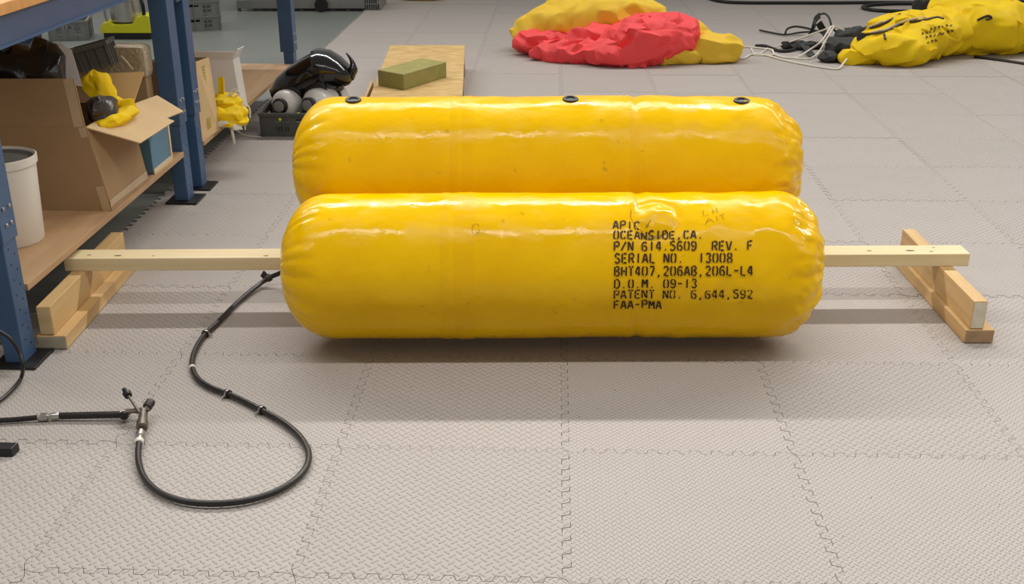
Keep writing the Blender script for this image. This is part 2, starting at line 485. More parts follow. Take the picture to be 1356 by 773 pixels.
# stencilled lettering: strokes laid on the tube surface
_o = [[(.32, 1), (.06, .82), (.06, .18), (.32, 0)], [(.68, 1), (.94, .82), (.94, .18), (.68, 0)]]
G = {
 'A': [[(0, 0), (.40, 1)], [(.60, 1), (1, 0)], [(.3, .34), (.7, .34)]],
 'P': [[(.08, 0), (.08, 1)], [(.3, 1), (.8, 1), (1, .8), (.95, .6), (.8, .5), (.3, .5)]],
 'I': [[(.5, 0), (.5, 1)]], '1': [[(.5, 0), (.5, 1)]],
 'O': _o, '0': _o,
 'C': [[(.40, 1), (.06, .82), (.06, .18), (.40, 0)], [(.62, 1), (.95, .82)], [(.62, 0), (.95, .18)]],
 'E': [[(.06, 0), (.06, 1)], [(.3, 1), (.95, 1)], [(.3, .52), (.8, .52)], [(.3, 0), (.95, 0)]],
 'N': [[(.05, 0), (.05, 1)], [(.22, .9), (.78, .1)], [(.95, 0), (.95, 1)]],
 'S': [[(.95, .85), (.65, 1), (.3, 1), (.05, .8), (.25, .57)], [(.42, .53), (.78, .45), (.97, .22), (.7, 0), (.3, 0), (.03, .15)]],
 'D': [[(.06, 0), (.06, 1)], [(.3, 1), (.7, 1), (1, .75), (1, .25), (.7, 0), (.3, 0)]],
 ',': [[(.5, .12), (.32, -.18)]], '.': [[(.36, .07), (.62, .07)]], '-': [[(.1, .5), (.9, .5)]], '/': [[(.05, 0), (.95, 1)]],
 '6': [[(.92, .85), (.62, 1), (.32, .97), (.06, .72), (.06, .22), (.3, 0)], [(.5, 0), (.8, .05), (.97, .28), (.75, .55), (.32, .55)]],
 '9': [[(.08, .15), (.38, 0), (.68, .03), (.94, .28), (.94, .78), (.7, 1)], [(.5, 1), (.2, .95), (.03, .72), (.25, .45), (.68, .45)]],
 '4': [[(.72, 0), (.72, 1)], [(.5, 1), (.02, .36)], [(.05, .28), (.5, .28)], [(.9, .28), (1, .28)]],
 '5': [[(.92, 1), (.3, 1)], [(.12, 1), (.12, .6)], [(.3, .6), (.7, .58), (.97, .33), (.8, .07), (.35, 0), (.03, .15)]],
 'R': [[(.06, 0), (.06, 1)], [(.28, 1), (.8, 1), (1, .8), (.8, .52), (.3, .5)], [(.58, .4), (1, 0)]],
 'V': [[(0, 1), (.42, 0)], [(.58, 0), (1, 1)]],
 'F': [[(.08, 0), (.08, 1)], [(.3, 1), (.95, 1)], [(.3, .52), (.8, .52)]],
 'L': [[(.08, 0), (.08, 1)], [(.3, 0), (.95, 0)]],
 '3': [[(.08, .88), (.4, 1), (.75, .97), (.95, .76), (.6, .55)], [(.62, .48), (.97, .25), (.75, .02), (.38, 0), (.05, .14)]],
 '8': [[(.42, 1), (.12, .9), (.1, .65), (.42, .52), (.05, .3), (.12, .05), (.42, 0)], [(.6, 1), (.88, .9), (.9, .65), (.6, .52), (.96, .3), (.88, .05), (.6, 0)]],
 'B': [[(.06, 0), (.06, 1)], [(.28, 1), (.75, 1), (.95, .78), (.6, .55), (.28, .53)], [(.66, .5), (1, .26), (.8, 0), (.28, 0)]],
 'H': [[(.06, 0), (.06, 1)], [(.94, 0), (.94, 1)], [(.28, .5), (.72, .5)]],
 'T': [[(.5, 0), (.5, .86)], [(0, 1), (.4, 1)], [(.6, 1), (1, 1)]],
 '2': [[(.05, .82), (.3, 1), (.7, 1), (.95, .78), (.65, .45)], [(.55, .36), (.06, .04)], [(.28, 0), (1, 0)]],
 '7': [[(.05, 1), (.95, 1)], [(.92, .86), (.35, 0)]],
 'M': [[(.03, 0), (.03, 1)], [(.16, .95), (.48, .4)], [(.52, .4), (.84, .95)], [(.97, 0), (.97, 1)]],
}
def ink(mb, tb, poly, w, off=.0030):     # poly: picture points; w: stroke width in metres
    pts = []
    for i in range(len(poly) - 1):
        (u0, v0), (u1, v1) = poly[i], poly[i + 1]
        n = max(1, int(math.hypot(u1 - u0, v1 - v0) / 3.5))
        for k in range(n): pts.append((u0 + (u1 - u0) * k / n, v0 + (v1 - v0) * k / n))
    pts.append(poly[-1])
    s = [(x, ph * tb['r']) for x, ph in (hit(tb, *q) for q in pts)]
    L_, R2 = [], []
    for i, (x, a) in enumerate(s):
        x0, a0 = s[max(i - 1, 0)]; x1, a1 = s[min(i + 1, len(s) - 1)]
        l = math.hypot(x1 - x0, a1 - a0) or 1e-6
        nx, na = -(a1 - a0) / l * w / 2, (x1 - x0) / l * w / 2
        L_.append(fworld(*surf(tb, x + nx, (a + na) / tb['r'], off))); R2.append(fworld(*surf(tb, x - nx, (a - na) / tb['r'], off)))
    n = len(s)
    mb.add(L_ + R2, [(i, i + 1, n + i + 1, n + i) for i in range(n - 1)])
letter = MB()
LINES = [('APIC', 293.5, 303.5, 812), ('OCEANSIDE,CA.', 306.5, 316.8, 812.5), ('P/N 614.5609  REV. F', 320.5, 332, 813), ('SERIAL NO.  13008', 336, 348, 814), ('BHT407,206AB,206L-L4', 353, 365, 813.5), ('D.O.M. 09-13', 370, 381, 813.5), ('PATENT NO. 6,644,592', 384.2, 394.8, 813), ('FAA-PMA', 398, 408, 813)]
for txt, v0, v1, u0 in LINES:
    adv = 9.28
    for i, ch in enumerate(txt):
        if ch == ' ': continue
        uu = u0 + i * adv
        for st in G[ch]:
            sh = .12 if ch not in '.,-' else 0
            ink(letter, FRONT, [(uu + x * 6.6 + (y - .5) * .3, v1 + (v0 - v1) * y - i * .05) for x, y in st], .0045)
letter.build('lettering', M['ink'], flt, kind='stuff', label='dark brown stencilled lettering')
pen = MB()
for st in ([(931, 279), (931.5, 287), (938, 285)], [(943, 278), (944, 284)], [(948, 276), (950, 283)], [(943.5, 281), (949, 280)],
           [(934, 298), (938, 289), (945, 295)], [(936, 294), (942, 292)], [(948, 287), (950, 293)], [(952, 287), (959, 284)], [(955.5, 286), (958, 291)],
           [(836, 277), (835, 285), (838, 293), (844, 301), (852, 306)], [(861, 294), (856, 301)], [(856, 297), (855.5, 301.5), (860, 300)]):
    ink(pen, FRONT, st, .0013)
ink(pen, FRONT, [(630 + 5 * math.cos(a), 304 + 7 * math.sin(a)) for a in [k * .45 for k in range(14)]], .0010)
for k in range(5): ink(pen, FRONT, [(846 + k, 306.5 + k * 1.9), (858, 311.5 + k * 1.6), (872, 312 + k * 1.3), (884 - k * 2, 308 + k)], .0012)
pen.build('pen_marks', M['pen'], flt, kind='stuff', label='faint pen scribbles')

# ------------------------------------------------------------------ timber: beam and two cross supports
def beam_pt(x, y, z):
    t = (x + 1.505) / 3.06
    return Vector((x, y + .05 * t, z))
beam = thing('wooden_beam', 'long pale pine beam running under the yellow float', 'beam', beam_pt(0, 3.81, .1402))
bmb = MB().box(-1.505, 1.555, 3.762, 3.858, .1402, .185, T=beam_pt)
bmb.build('timber', M['pine_pale'], beam, bevel=.003)
for x, y, r in ((1.36, 3.80, .010), (1.22, 3.80, .006), (1.43, 3.79, .005), (1.45, 3.83, .004), (-1.43, 3.80, .005), (-1.33, 3.79, .008), (-.83, 3.78, .006), (-1.21, 3.785, .004)):
    c = beam_pt(x, y, .1851)
    MB().add([c + Vector((r * 1.6 * math.cos(g), r * .7 * math.sin(g), .0003)) for g in [k * math.pi / 5 for k in range(10)]], [tuple(range(10))]).build('knot', M['knot'], beam)
def support(x0, y0, y1, ex0, label, m_up, m_base):
    t = thing('timber_support', label, 'timber support', (x0 + .046, (y0 + y1) / 2, 0), 'timber supports under the beam')
    MB().box(x0, x0 + .093, y0, y1, 0.0003, .045).build('base_board', M['pine_y'], t, bevel=.003)
    MB().box(ex0, ex0 + .045, y0 + .006, y1, .0452, .140).build('upright_board', M['pine_y'], t, bevel=.003)
    MB().box(ex0 + .003, ex0 + .042, y0 + .004, y0 + .0058, .05, .136).build('end_grain', M[m_up], t)
    MB().box(x0 + .003, x0 + .090, y0 - .0018, y0 - .0001, .003, .042).build('end_grain', M[m_base], t)
support(-1.496, 3.425, 4.195, -1.484, 'stacked pine board support under the left end of the beam, by the blue bench post', 'pine', 'greywood')
support(1.444, 3.475, 4.235, 1.457, 'stacked pine board support under the right end of the beam', 'paleend', 'pine_brown')

# ------------------------------------------------------------------ hose with manifold
hp = [(420, 345, .13), (392, 350, .10), (374, 360, .055), (356, 368, .03), (340, 379, .016), (315, 400, .011), (288, 427, .011), (270, 444, .011), (259, 462, .011), (254.5, 478, .011), (256, 491, .011), (264, 503, .011), (281, 513.5, .011), (301, 521, .011), (323, 530.5, .011), (346, 542.5, .011), (371, 556, .011), (392, 572, .011), (405, 589, .011), (409, 605, .011), (403, 622, .011), (384, 640, .011), (355, 654.5, .011), (320, 663.5, .011), (280, 666.5, .011), (242, 663, .011), (212, 652, .011), (193, 635, .011), (184.5, 615, .013), (183, 598, .016), (184.5, 586, .018)]
hose = thing('air_hose', 'black rubber air hose looping across the mats with a branching metal manifold', 'hose', pz(330, 560, 0))
hpts = path(hp, 6)
MB().tube(hpts, .0083, 12).build('hose', M['rubber'], hose, smooth=True)
def clamp(u, v, z, tang, r=.013, w=.014, m='brown_clamp'):
    c = pz(u, v, z); t = Vector(tang).normalized()
    return MB().lathe([(r * .7, -w), (r, -w * .8), (r, w * .8), (r * .7, w)], c, t, 14)
def tang(u, v):
    c = pz(u, v, .011); i = min(range(1, len(hpts) - 1), key=lambda k: (hpts[k] - c).length); return hpts[i + 1] - hpts[i - 1], hpts[i]
def clampat(u, v, name='clamp', m='brown_clamp', r=.0125, w=.009):
    t, c = tang(u, v); t.normalize()
    ob = MB().lathe([(r * .6, -w), (r, -w * .85), (r, w * .85), (r * .6, w)], c, t, 14).build(name, M[m], hose, smooth=True)
    return ob, c, t
for u, v in ((273, 441), (301, 521), (345, 543)):
    ob, c, t = clampat(u, v)
    sd = t.cross(Vector((0, 0, 1))).normalized()
    if sd.y > 0: sd = -sd
    MB().tube([c + sd * .010 - Vector((0, 0, .003)), c + sd * .022 - Vector((0, 0, .005))], .0035, 8).build('screw', M['steel'], ob)
    MB().lathe([(.0129, -.003), (.0133, 0), (.0129, .003)], c + t * .003, t, 14).build('band', M['steel'], ob, smooth=True)
clampat(254.5, 487, 'label_band', 'white', .0095, .008)
ob, c, t = clampat(357, 367.5, r=.0135, w=.010)
MB().sheet([py(353, 374, c.y - .004), py(359, 367.5, c.y - .004), py(349.5, 358, c.y + .012), py(345, 365, c.y + .012)], .004).build('mounting_tab', M['brown_clamp'], ob)
# manifold
A = pz(184.5, 584, .019); B = pz(188, 566, .024); Cc = pz(190, 546, .032)
d = (B - A).normalized()
MB().lathe([(.0088, -.012), (.0118, -.010), (.0118, .004), (.0088, .006)], A, d, 14).build('label_band', M['white'], hose, smooth=True)
MB().lathe([(.0080, .004), (.0105, .006), (.0105, .018), (.0135, .019), (.0135, .034), (.0105, .035), (.0105, .048), (.0001, .049)], A, d, 14).build('hose_fitting', M['steel'], hose, smooth=True)
d2 = (Cc - B).normalized()
MB().lathe([(.0001, -.004), (.011, -.004), (.0155, .0), (.0155, .030), (.0120, .034), (.0120, (Cc - B).length + .006)], B, d2, 14).build('manifold_body', M['bronze'], hose, smooth=True)
bq = [pz(166, 547, .030), pz(198, 543.5, .040), pz(198, 540, .040), pz(166, 542.5, .030)]
MB().sheet(bq, .006).build('manifold_bracket', M['bronze'], hose, bevel=.001)
cap_ = pz(197, 536, .042)
MB().tube([Cc, cap_], .0088, 12).build('manifold_arm', M['bronze'], hose, smooth=True)
dc = (cap_ - Cc).normalized()
MB().lathe([(.0001, .016), (.011, .016), (.013, .012), (.013, -.010), (.009, -.012)], cap_, dc, 14).build('cap', M['brown_clamp'], hose, smooth=True)
k0 = pz(168, 521, .056); st0 = pz(186, 548, .034)
MB().tube([st0, k0], .0042, 10).build('valve_stem', M['bronze'], hose, smooth=True)
dk = (k0 - st0).normalized()
MB().lathe([(.004, -.014), (.011, -.012), (.012, .002), (.008, .006), (.0065, .008), (.0065, .022), (.0001, .022)], k0, dk, 14).build('valve_knob', M['black'], hose, smooth=True)
kn = pz(164, 550, .022)
MB().tube([Cc, pz(176, 544, .032), pz(168, 546, .026), kn], .0062, 10).build('manifold_arm', M['bronze'], hose, smooth=True)
MB().lathe([(.0001, -.013), (.009, -.012), (.0125, -.006), (.0125, .006), (.009, .012), (.0001, .013)], kn, Vector((.4, -.8, .3)), 14).build('valve_knob', M['black'], hose, smooth=True)
L0, L1 = pz(160, 548.5, .017), pz(78, 550.5, .013)
MB().lathe([(.0098, -.012), (.0105, -.01), (.0105, .01), (.0098, .012)], L0 + Vector((.012, 0, .001)), L1 - L0, 12).build('label_band', M['white'], hose, smooth=True)
MB().tube([L0 + Vector((.01, 0, 0)), (L0 + L1) / 2, L1], .0098, 12).build('hose_sleeve', M['rubber'], hose, smooth=True)
L2 = pz(50, 552.5, .012)
dl = (L2 - L1); ll = dl.length
MB().lathe([(.009, -.004), (.0108, 0), (.0108, ll * .35), (.0085, ll * .37), (.0085, ll * .5), (.0118, ll * .52), (.0118, ll * .85), (.008, ll)], L1, dl, 12).build('coupling', M['steel'], hose, smooth=True)
MB().tube(path([(51, 552.5, .012), (25, 555, .010), (0, 556.5, .010), (-40, 557, .010), (-90, 550, .010)], 4), .0075, 10).build('hose', M['rubber'], hose, smooth=True)

lp = [py(-35, 418, 3.19), py(0, 439, 3.19), py(14, 449, 3.19), py(25, 466, 3.19), py(30, 484, 3.17), pz(28, 500, .010), pz(17, 515, .009), pz(0, 530, .009), pz(-25, 545, .009)]
MB().tube(catmull(lp, 6), .0058, 10).build('cable', M['rubber'], smooth=True, label='thin black cable curving past the foot of the near blue bench post', cat='cable')
bl = [pz(-40, 604, 0), pz(17, 605, 0), pz(27, 596, 0), pz(-40, 594, 0)]
tp = [p + Vector((0, 0, .024)) for p in bl]
MB().hexa([bl[0], bl[1], bl[2], bl[3]] + tp).build('rubber_block', M['black'], bevel=.004, label='small black rubber block lying on the mat at the left picture edge', cat='block')

# ------------------------------------------------------------------ workbenches
def bxw(a0, a1, b0, b1, z0, z1): return MB().box(a0, a1, b0, b1, z0, z1, T=W)
def post(t, a0, a1, b0, b1, zsl, ztop, holes=True, slh=.006):
    pl = bxw(a0 - .035, a1 + .045, b0 - .035, b1 + .03, 0.0003, .008).build('foot_plate', M['black'], t, bevel=.003)
    lg = bxw(a0, a1, b0, b1, .008, zsl + .10).build('post', M['blue'], t, bevel=.003)
    sl = bxw(a0 - slh * 2, a1 + slh, b0 - slh, b1 + slh, zsl, ztop).build('upper_post', M['blue'], t, bevel=.003)
    z = .05
    if holes:
        hm = MB(); k = 0
        while z < zsl - .02:
            bb = b0 + (b1 - b0) * (.32 if k % 2 else .70)
            c = W(a1 + .0004, bb, z); ax = W(1, 0, 0) - W(0, 0, 0)
            hm = MB().lathe([(.0001, 0), (.0036, 0)], c, ax, 8).build('hole', M['hole'], lg)
            z += .024; k += 1
    for dz, db in ((.05, .35), (.05, .7), (.10, .3), (.10, .75)):
        c = W(a1 + slh, b0 + (b1 - b0) * db, zsl + dz)
        MB().lathe([(.0065, -.001), (.0065, .004), (.004, .006), (.0001, .007)], c, W(1, 0, 0) - W(0, 0, 0), 8).build('bolt', M['steel'], sl, smooth=True)
RA0, RA1, RAB = -1.665, -1.605, -2.31
wa = thing('workbench', 'blue steel workbench on the left with cardboard box and white bucket on its low shelf', 'workbench', W(-1.9, 4.2, 0))
post(wa, RA0, RA1, 3.245, 3.335, .385, .912)
post(wa, RA0, RA1, 5.010, 5.100, .340, .912)
post(wa, RAB - .03, RAB + .03, 3.245, 3.335, .385, .912, False)
post(wa, RAB - .03, RAB + .03, 5.010, 5.100, .340, .912, False)
bxw(-2.36, -1.600, 3.345, 5.006, .206, .2275).build('shelf_board', M['ply'], wa, bevel=.002)
bxw(-2.34, -2.30, 3.34, 5.0, .15, .2055).build('shelf_rail', M['blue'], wa)
bxw(-1.86, -1.82, 3.34, 5.005, .15, .2055).build('shelf_rail', M['blue'], wa)
bxw(-1.645, -1.600, 2.6, 5.14, .912, 1.000).build('front_beam', M['bluegrey'], wa, bevel=.003)
bxw(-1.605, -1.592, 2.6, 5.14, .912, .918).build('beam_lip', M['blue'], wa)
bxw(-2.345, -2.305, 2.6, 5.14, .912, 1.000).build('rear_beam', M['blue'], wa, bevel=.003)
bxw(-2.39, -1.590, 2.6, 5.14, 1.0005, 1.034).build('worktop', M['benchtop'], wa, bevel=.003)

wb = thing('workbench', 'farther blue steel workbench with yellow vest and cartons on its low shelf', 'workbench', W(-1.9, 6.3, 0))
post(wb, RA0, RA1, 5.235, 5.315, .335, .83)
post(wb, RA0 + .01, RA1 + .01, 7.33, 7.42, .27, .83, slh=.008)
post(wb, RAB - .03, RAB + .03, 7.33, 7.42, .27, .83, False)
post(wb, RAB - .03, RAB + .03, 5.235, 5.315, .335, .83, False)
bxw(-2.36, -1.600, 5.32, 7.33, .178, .1995).build('shelf_board', M['ply'], wb, bevel=.002)
bxw(-2.34, -2.30, 5.32, 7.33, .13, .1778).build('shelf_rail', M['blue'], wb)
bxw(-1.86, -1.82, 5.32, 7.33, .13, .1778).build('shelf_rail', M['blue'], wb)
bxw(-1.645, -1.600, 5.15, 7.45, .83, .915).build('front_beam', M['bluegrey'], wb, bevel=.003)
bxw(-2.345, -2.305, 5.15, 7.45, .83, .915).build('rear_beam', M['blue'], wb, bevel=.003)
bxw(-2.39, -1.590, 5.15, 7.45, .9155, .945).build('worktop', M['ply'], wb, bevel=.003)

# ------------------------------------------------------------------ fabric lumps
TMP = bpy.data.scenes.new('shaping')
def evaluated(ob):
    vl = TMP.view_layers[0]; vl.update(); return ob.evaluated_get(vl.depsgraph)
def blob(name, ells, m, voxel=.02, amp=.03, freq=5.0, seed=0.0, zmin=.001, parent=None, ridge=1.0, stretch=(1, 1, 1), facets=.09, **kw):
    bm = bmesh.new()
    for c, r, rz in ells:
        ret = bmesh.ops.create_icosphere(bm, subdivisions=3, radius=1.0)
        Mx = Matrix.Translation(Vector(c)) @ Matrix.Rotation(rz, 4, 'Z') @ Matrix.Diagonal((*r, 1))
        bmesh.ops.transform(bm, matrix=Mx, verts=ret['verts'])
    me = bpy.data.meshes.new(name); bm.to_mesh(me); bm.free()
    ob = bpy.data.objects.new(name + '_tmp', me); TMP.collection.objects.link(ob)
    md = ob.modifiers.new('r', 'REMESH'); md.mode = 'VOXEL'; md.voxel_size = voxel
    sm = ob.modifiers.new('s', 'SMOOTH'); sm.iterations = 3; sm.factor = .5
    ev = evaluated(ob)
    m2 = bpy.data.meshes.new_from_object(ev)
    bpy.data.objects.remove(ob, do_unlink=True); bpy.data.meshes.remove(me)
    for v in m2.vertices:
        p = v.co.copy(); n = v.normal.copy()
        q = Vector((p.x * stretch[0], p.y * stretch[1], p.z * stretch[2])) * freq + Vector((seed, seed * 1.7, seed * .6))
        q2 = q + Vector((noise.noise(q * .7), noise.noise(q * .7 + Vector((9, 0, 0))), noise.noise(q * .7 + Vector((0, 9, 0))))) * 1.1
        a = 1 - 2.4 * abs(noise.noise(q2))
        b = 1 - 2.4 * abs(noise.noise(q2 * 1.9 + Vector((3, 1, 4))))
        v.co = p + n * amp * ridge * (a * .75 + b * .40)
    # collapse to irregular facets, then soften them with creased ridges left sharp
    ob = bpy.data.objects.new(name + '_tmp', m2); TMP.collection.objects.link(ob)
    md = ob.modifiers.new('d', 'DECIMATE'); md.ratio = facets
    m3 = bpy.data.meshes.new_from_object(evaluated(ob))
    bm = bmesh.new(); bm.from_mesh(m3)
    rj = random.Random(int(seed * 10)); ml = sum(e.calc_length() for e in bm.edges) / max(1, len(bm.edges))
    for v in bm.verts: v.co += Vector((rj.uniform(-1, 1), rj.uniform(-1, 1), rj.uniform(-1, 1))) * ml * .22
    bm.normal_update()
    cl = bm.edges.layers.float.get('crease_edge') or bm.edges.layers.float.new('crease_edge')
    for e in bm.edges:
        if len(e.link_faces) == 2 and e.calc_face_angle(0) > math.radians(24): e[cl] = rj.choice((.35, .7, .95))
    bm.to_mesh(m3); bm.free()
    ob.data = m3; ob.modifiers.clear()
    md = ob.modifiers.new('s', 'SUBSURF'); md.levels = 2; md.render_levels = 2
    m4 = bpy.data.meshes.new_from_object(evaluated(ob))
    bpy.data.objects.remove(ob, do_unlink=True)
    vs = [Vector((v.co.x, v.co.y, max(v.co.z, zmin))) for v in m4.vertices]
    mb = MB(); mb.v = vs; mb.f = [tuple(pl.vertices) for pl in m4.polygons]
    for q in (m2, m3, m4): bpy.data.meshes.remove(q)
    o = mb.build(name, m, parent, smooth=True, sharp=48, **kw)
    return o, BVHTree.FromPolygons([tuple(p) for p in vs], mb.f)

# big cardboard box on the near bench shelf
Z0 = .2278
cb = thing('cardboard_box', 'big open brown cardboard box holding a black bag, on the near bench shelf', 'box', W(-1.8, 4.3, Z0))
bfr = pz(148, 279, Z0); bfl = pz(148, 279, Z0) + (W(-.52, 0, 0) - W(0, 0, 0)); dep = W(0, .42, 0) - W(0, 0, 0)
bbr, bbl = bfr + dep, bfl + dep
tfr = py(113, 168, bfr.y); tfl = tfr + (W(-.55, 0, 0) - W(0, 0, 0)) + Vector((0, 0, -.002)); 
tbr = tfr + dep + Vector((.01, 0, 0)); tbl = tfl + dep
MB().sheet([bfl, bfr, tfr, tfl], .005).build('front_panel', M['card'], cb)
MB().sheet([bfr, bbr, tbr, tfr], .005).build('side_panel', M['card'], cb)
MB().sheet([bbr, bbl, tbl, tbr], .005).build('back_panel', M['card'], cb)
MB().sheet([bbl, bfl, tfl, tbl], .005).build('side_panel', M['card'], cb)
MB().sheet([bfl + Vector((0, 0, .004)), bfr + Vector((0, 0, .004)), bbr + Vector((0, 0, .004)), bbl + Vector((0, 0, .004))], .005).build('bottom_panel', M['card'], cb)
f1 = py(98, 104, bfr.y + .03); f0 = f1 + (W(-.55, 0, 0) - W(0, 0, 0)) + Vector((0, 0, -.004))
MB().sheet([tfl, tfr, f1, f0], .005).build('front_flap', M['card'], cb)
# right flap folded out and down, with a torn corner
e0, e1 = tfr.copy(), tbr.copy()
g0 = py(186, 189, tfr.y + .10); e2 = py(178, 137, tbr.y + .02)
fn = (g0 - e0).cross(e2 - e0).normalized()
def onflap(u, v):
    d_ = ray(u, v); return CAM + d_ * ((e0 - CAM).dot(fn) / d_.dot(fn))
pl = [e0, g0, onflap(231, 160), onflap(221, 156), onflap(243, 147), onflap(208, 126), e2]
nn = (g0 - e0).cross(e2 - e0).normalized() * .004
if nn.z < 0: nn = -nn
fl = MB(); k = len(pl)
fl.add([p for p in pl] + [p - nn for p in pl], [tuple(range(k)), tuple(reversed(range(k, 2 * k)))] + [(i, (i + 1) % k, k + (i + 1) % k, k + i) for i in range(k)])
fl.build('side_flap', M['card_in'], cb)
# back flap standing up behind
h0, h1 = py(150, 142, tbr.y), py(177, 137, tbr.y); h2 = py(191, 95, tbr.y + .04); h3 = py(142, 97, tbr.y + .04)
MB().sheet([h0, h1, h2, h3], .005).build('back_flap', M['card_in'], cb)
# tape strips
def strip_on(p, q, w_, n, th=.0006):
    d_ = (q - p).normalized(); s_ = d_.cross(n).normalized() * w_ / 2; o_ = n.normalized() * .0032
    return MB().sheet([p - s_ + o_, p + s_ + o_, q + s_ + o_, q - s_ + o_], th)
nf = (bfr - bfl).cross(tfl - bfl).normalized(); 
if nf.y > 0: nf = -nf
ns = Vector((CY, -SY, .05))
nfl = (tfr - tfl).cross(f0 - tfl).normalized()
if nfl.y > 0: nfl = -nfl
strip_on(tfr + (W(-.022, 0, 0) - W(0, 0, 0)), f1 + (W(-.022, 0, 0) - W(0, 0, 0)), .035, nfl).build('tape_strip', M['tape'], cb)
strip_on(tfr + (tfr - bfr) * -.12 + Vector((-.013, 0, 0)), tfr + Vector((-.013, 0, 0)), .026, nf).build('tape_strip', M['tape'], cb)
strip_on(bfr + Vector((-.016, 0, 0)), bfr + (tfr - bfr) * .3 + Vector((-.016, 0, 0)), .03, nf).build('tape_strip', M['tape'], cb)
strip_on(bfr + (tfr - bfr) * .07, bbr + (tbr - bbr) * .07, .035, ns).build('tape_strip', M['tape'], cb)
mid = (bfr + bbr) / 2 + Vector((0, -.02, .02))
MB().add([tfr + ns * .003, bfr + (bbr - bfr) * .45 + Vector((0, 0, .02)) + ns * .0032, tfr + (bfr - tfr) * .5 + ns * .003], [(0, 1, 2)])
# black bag in the box
cbx = (tfl + tfr) / 2
blob('trash_bag', [((-1.86, 4.44, .62), (.20, .15, .16), .1), ((-1.715, 4.42, .66), (.07, .10, .13), 0), ((-1.88, 4.36, .70), (.20, .10, .10), .2)], M['bag'], .016, .03, 7, 2.0, zmin=.3, label='black plastic bag stuffed into the big cardboard box', cat='bag')
blob('plastic_bag', [((-1.500, 4.36, .545), (.042, .085, .052), .1), ((-1.505, 4.31, .575), (.03, .05, .04), .4)], M['bag2'], .009, .016, 12, 6.0, zmin=.3, label='small dark brown plastic bag beside yellow cloth in the big box', cat='bag')
p_ = py(128, 112, 4.50)
blob('yellow_cloth', [((p_.x, 4.50, p_.z), (.055, .05, .055), .0), ((p_.x + .02, 4.49, p_.z - .03), (.05, .05, .05), .5), ((-1.465, 4.38, .525), (.045, .14, .022), -.15), (tuple(py(158, 135, 4.50)), (.05, .015, .008), 0)], M['yfab2'], .009, .012, 12, 1.0, zmin=.3, label='bright yellow cloth spilling over the edge of the big cardboard box', cat='cloth')
q_ = py(91, 86, 4.44)
MB().sheet([q_ + Vector((-.02, 0, -.07)), q_ + Vector((.035, .01, -.08)), q_ + Vector((.012, .02, .05)), q_ + Vector((-.03, .01, .085))], .003).build('paper_sheet', M['paper'], label='white paper sheet standing beside the black bag', cat='paper')

# bucket
bk = thing('bucket', 'white plastic bucket with wire handle standing on the near bench shelf', 'bucket', Vector((-1.705, 3.83, Z0)))
bc = Vector((-1.705, 3.83, Z0))
MB().lathe([(.0001, .0), (.112, .0), (.116, .006), (.128, .262), (.134, .263), (.135, .288), (.130, .290), (.126, .285), (.112, .012), (.0001, .010)], bc, n=48).build('bucket_body', M['white'], bk, smooth=True)
MB().lathe([(.0001, .268), (.124, .268), (.127, .279), (.1255, .281), (.121, .272), (.0001, .271)], bc, n=40).build('bucket_lid', M['grey'], bk, smooth=True)
hpb = [bc + Vector((.05, -.124, .255)), bc + Vector((.03, -.145, .235)), bc + Vector((-.02, -.155, .215)), bc + Vector((-.09, -.125, .205)), bc + Vector((-.135, -.05, .215)), bc + Vector((-.14, 0.0, .235))]
MB().tube(catmull(hpb, 5), .0028, 8).build('handle', M['white'], bk, smooth=True)

# blue panel, wooden tray and boxes behind the big box
pb = thing('storage_tray', 'blue-sided tray with cream rim wedged between the big box and the bench post', 'tray', W(-1.75, 4.76, Z0))
bxw(-1.92, -1.612, 4.63, 4.86, Z0, .415).build('tray_body', M['panelblue'], pb, bevel=.003)
bxw(-1.92, -1.609, 4.865, 4.882, Z0, .435).build('rim', M['cream'], pb)
bxw(-1.612, -1.608, 4.63, 4.86, Z0, .246).build('rim', M['cream'], pb)
wt = thing('wooden_tray', 'small brown wooden tray on the near shelf beside the blue post', 'tray', W(-1.85, 4.94, Z0))
bxw(-1.98, -1.70, 4.888, 4.90, Z0, .33).build('side_board', M['ply'], wt)
bxw(-1.98, -1.70, 4.985, 4.999, Z0, .33).build('side_board', M['ply'], wt)
bxw(-1.98, -1.70, 4.9005, 4.9845, Z0, .24).build('tray_bottom', M['ply'], wt)
bb = thing('cardboard_box', 'tall brown cardboard box wrapped in clear bubble film behind the big open box', 'box', W(-1.90, 4.85, .30))
tz = py(180, 66, 4.93).z
bxw(-2.12, -1.69, 4.905, 4.98, .3305, tz - .09).build('box_body', M['card'], bb, bevel=.003)
bxw(-1.93, -1.675, 4.885, 4.995, tz - .12, tz + .012).build('bubble_wrap', M['bubble'], bb, bevel=.03)
MB().tube([py(160, 74, 4.87), py(168, 82, 4.87), py(176, 92, 4.87)], .003, 6).build('card_edge', M['cream'], bb)

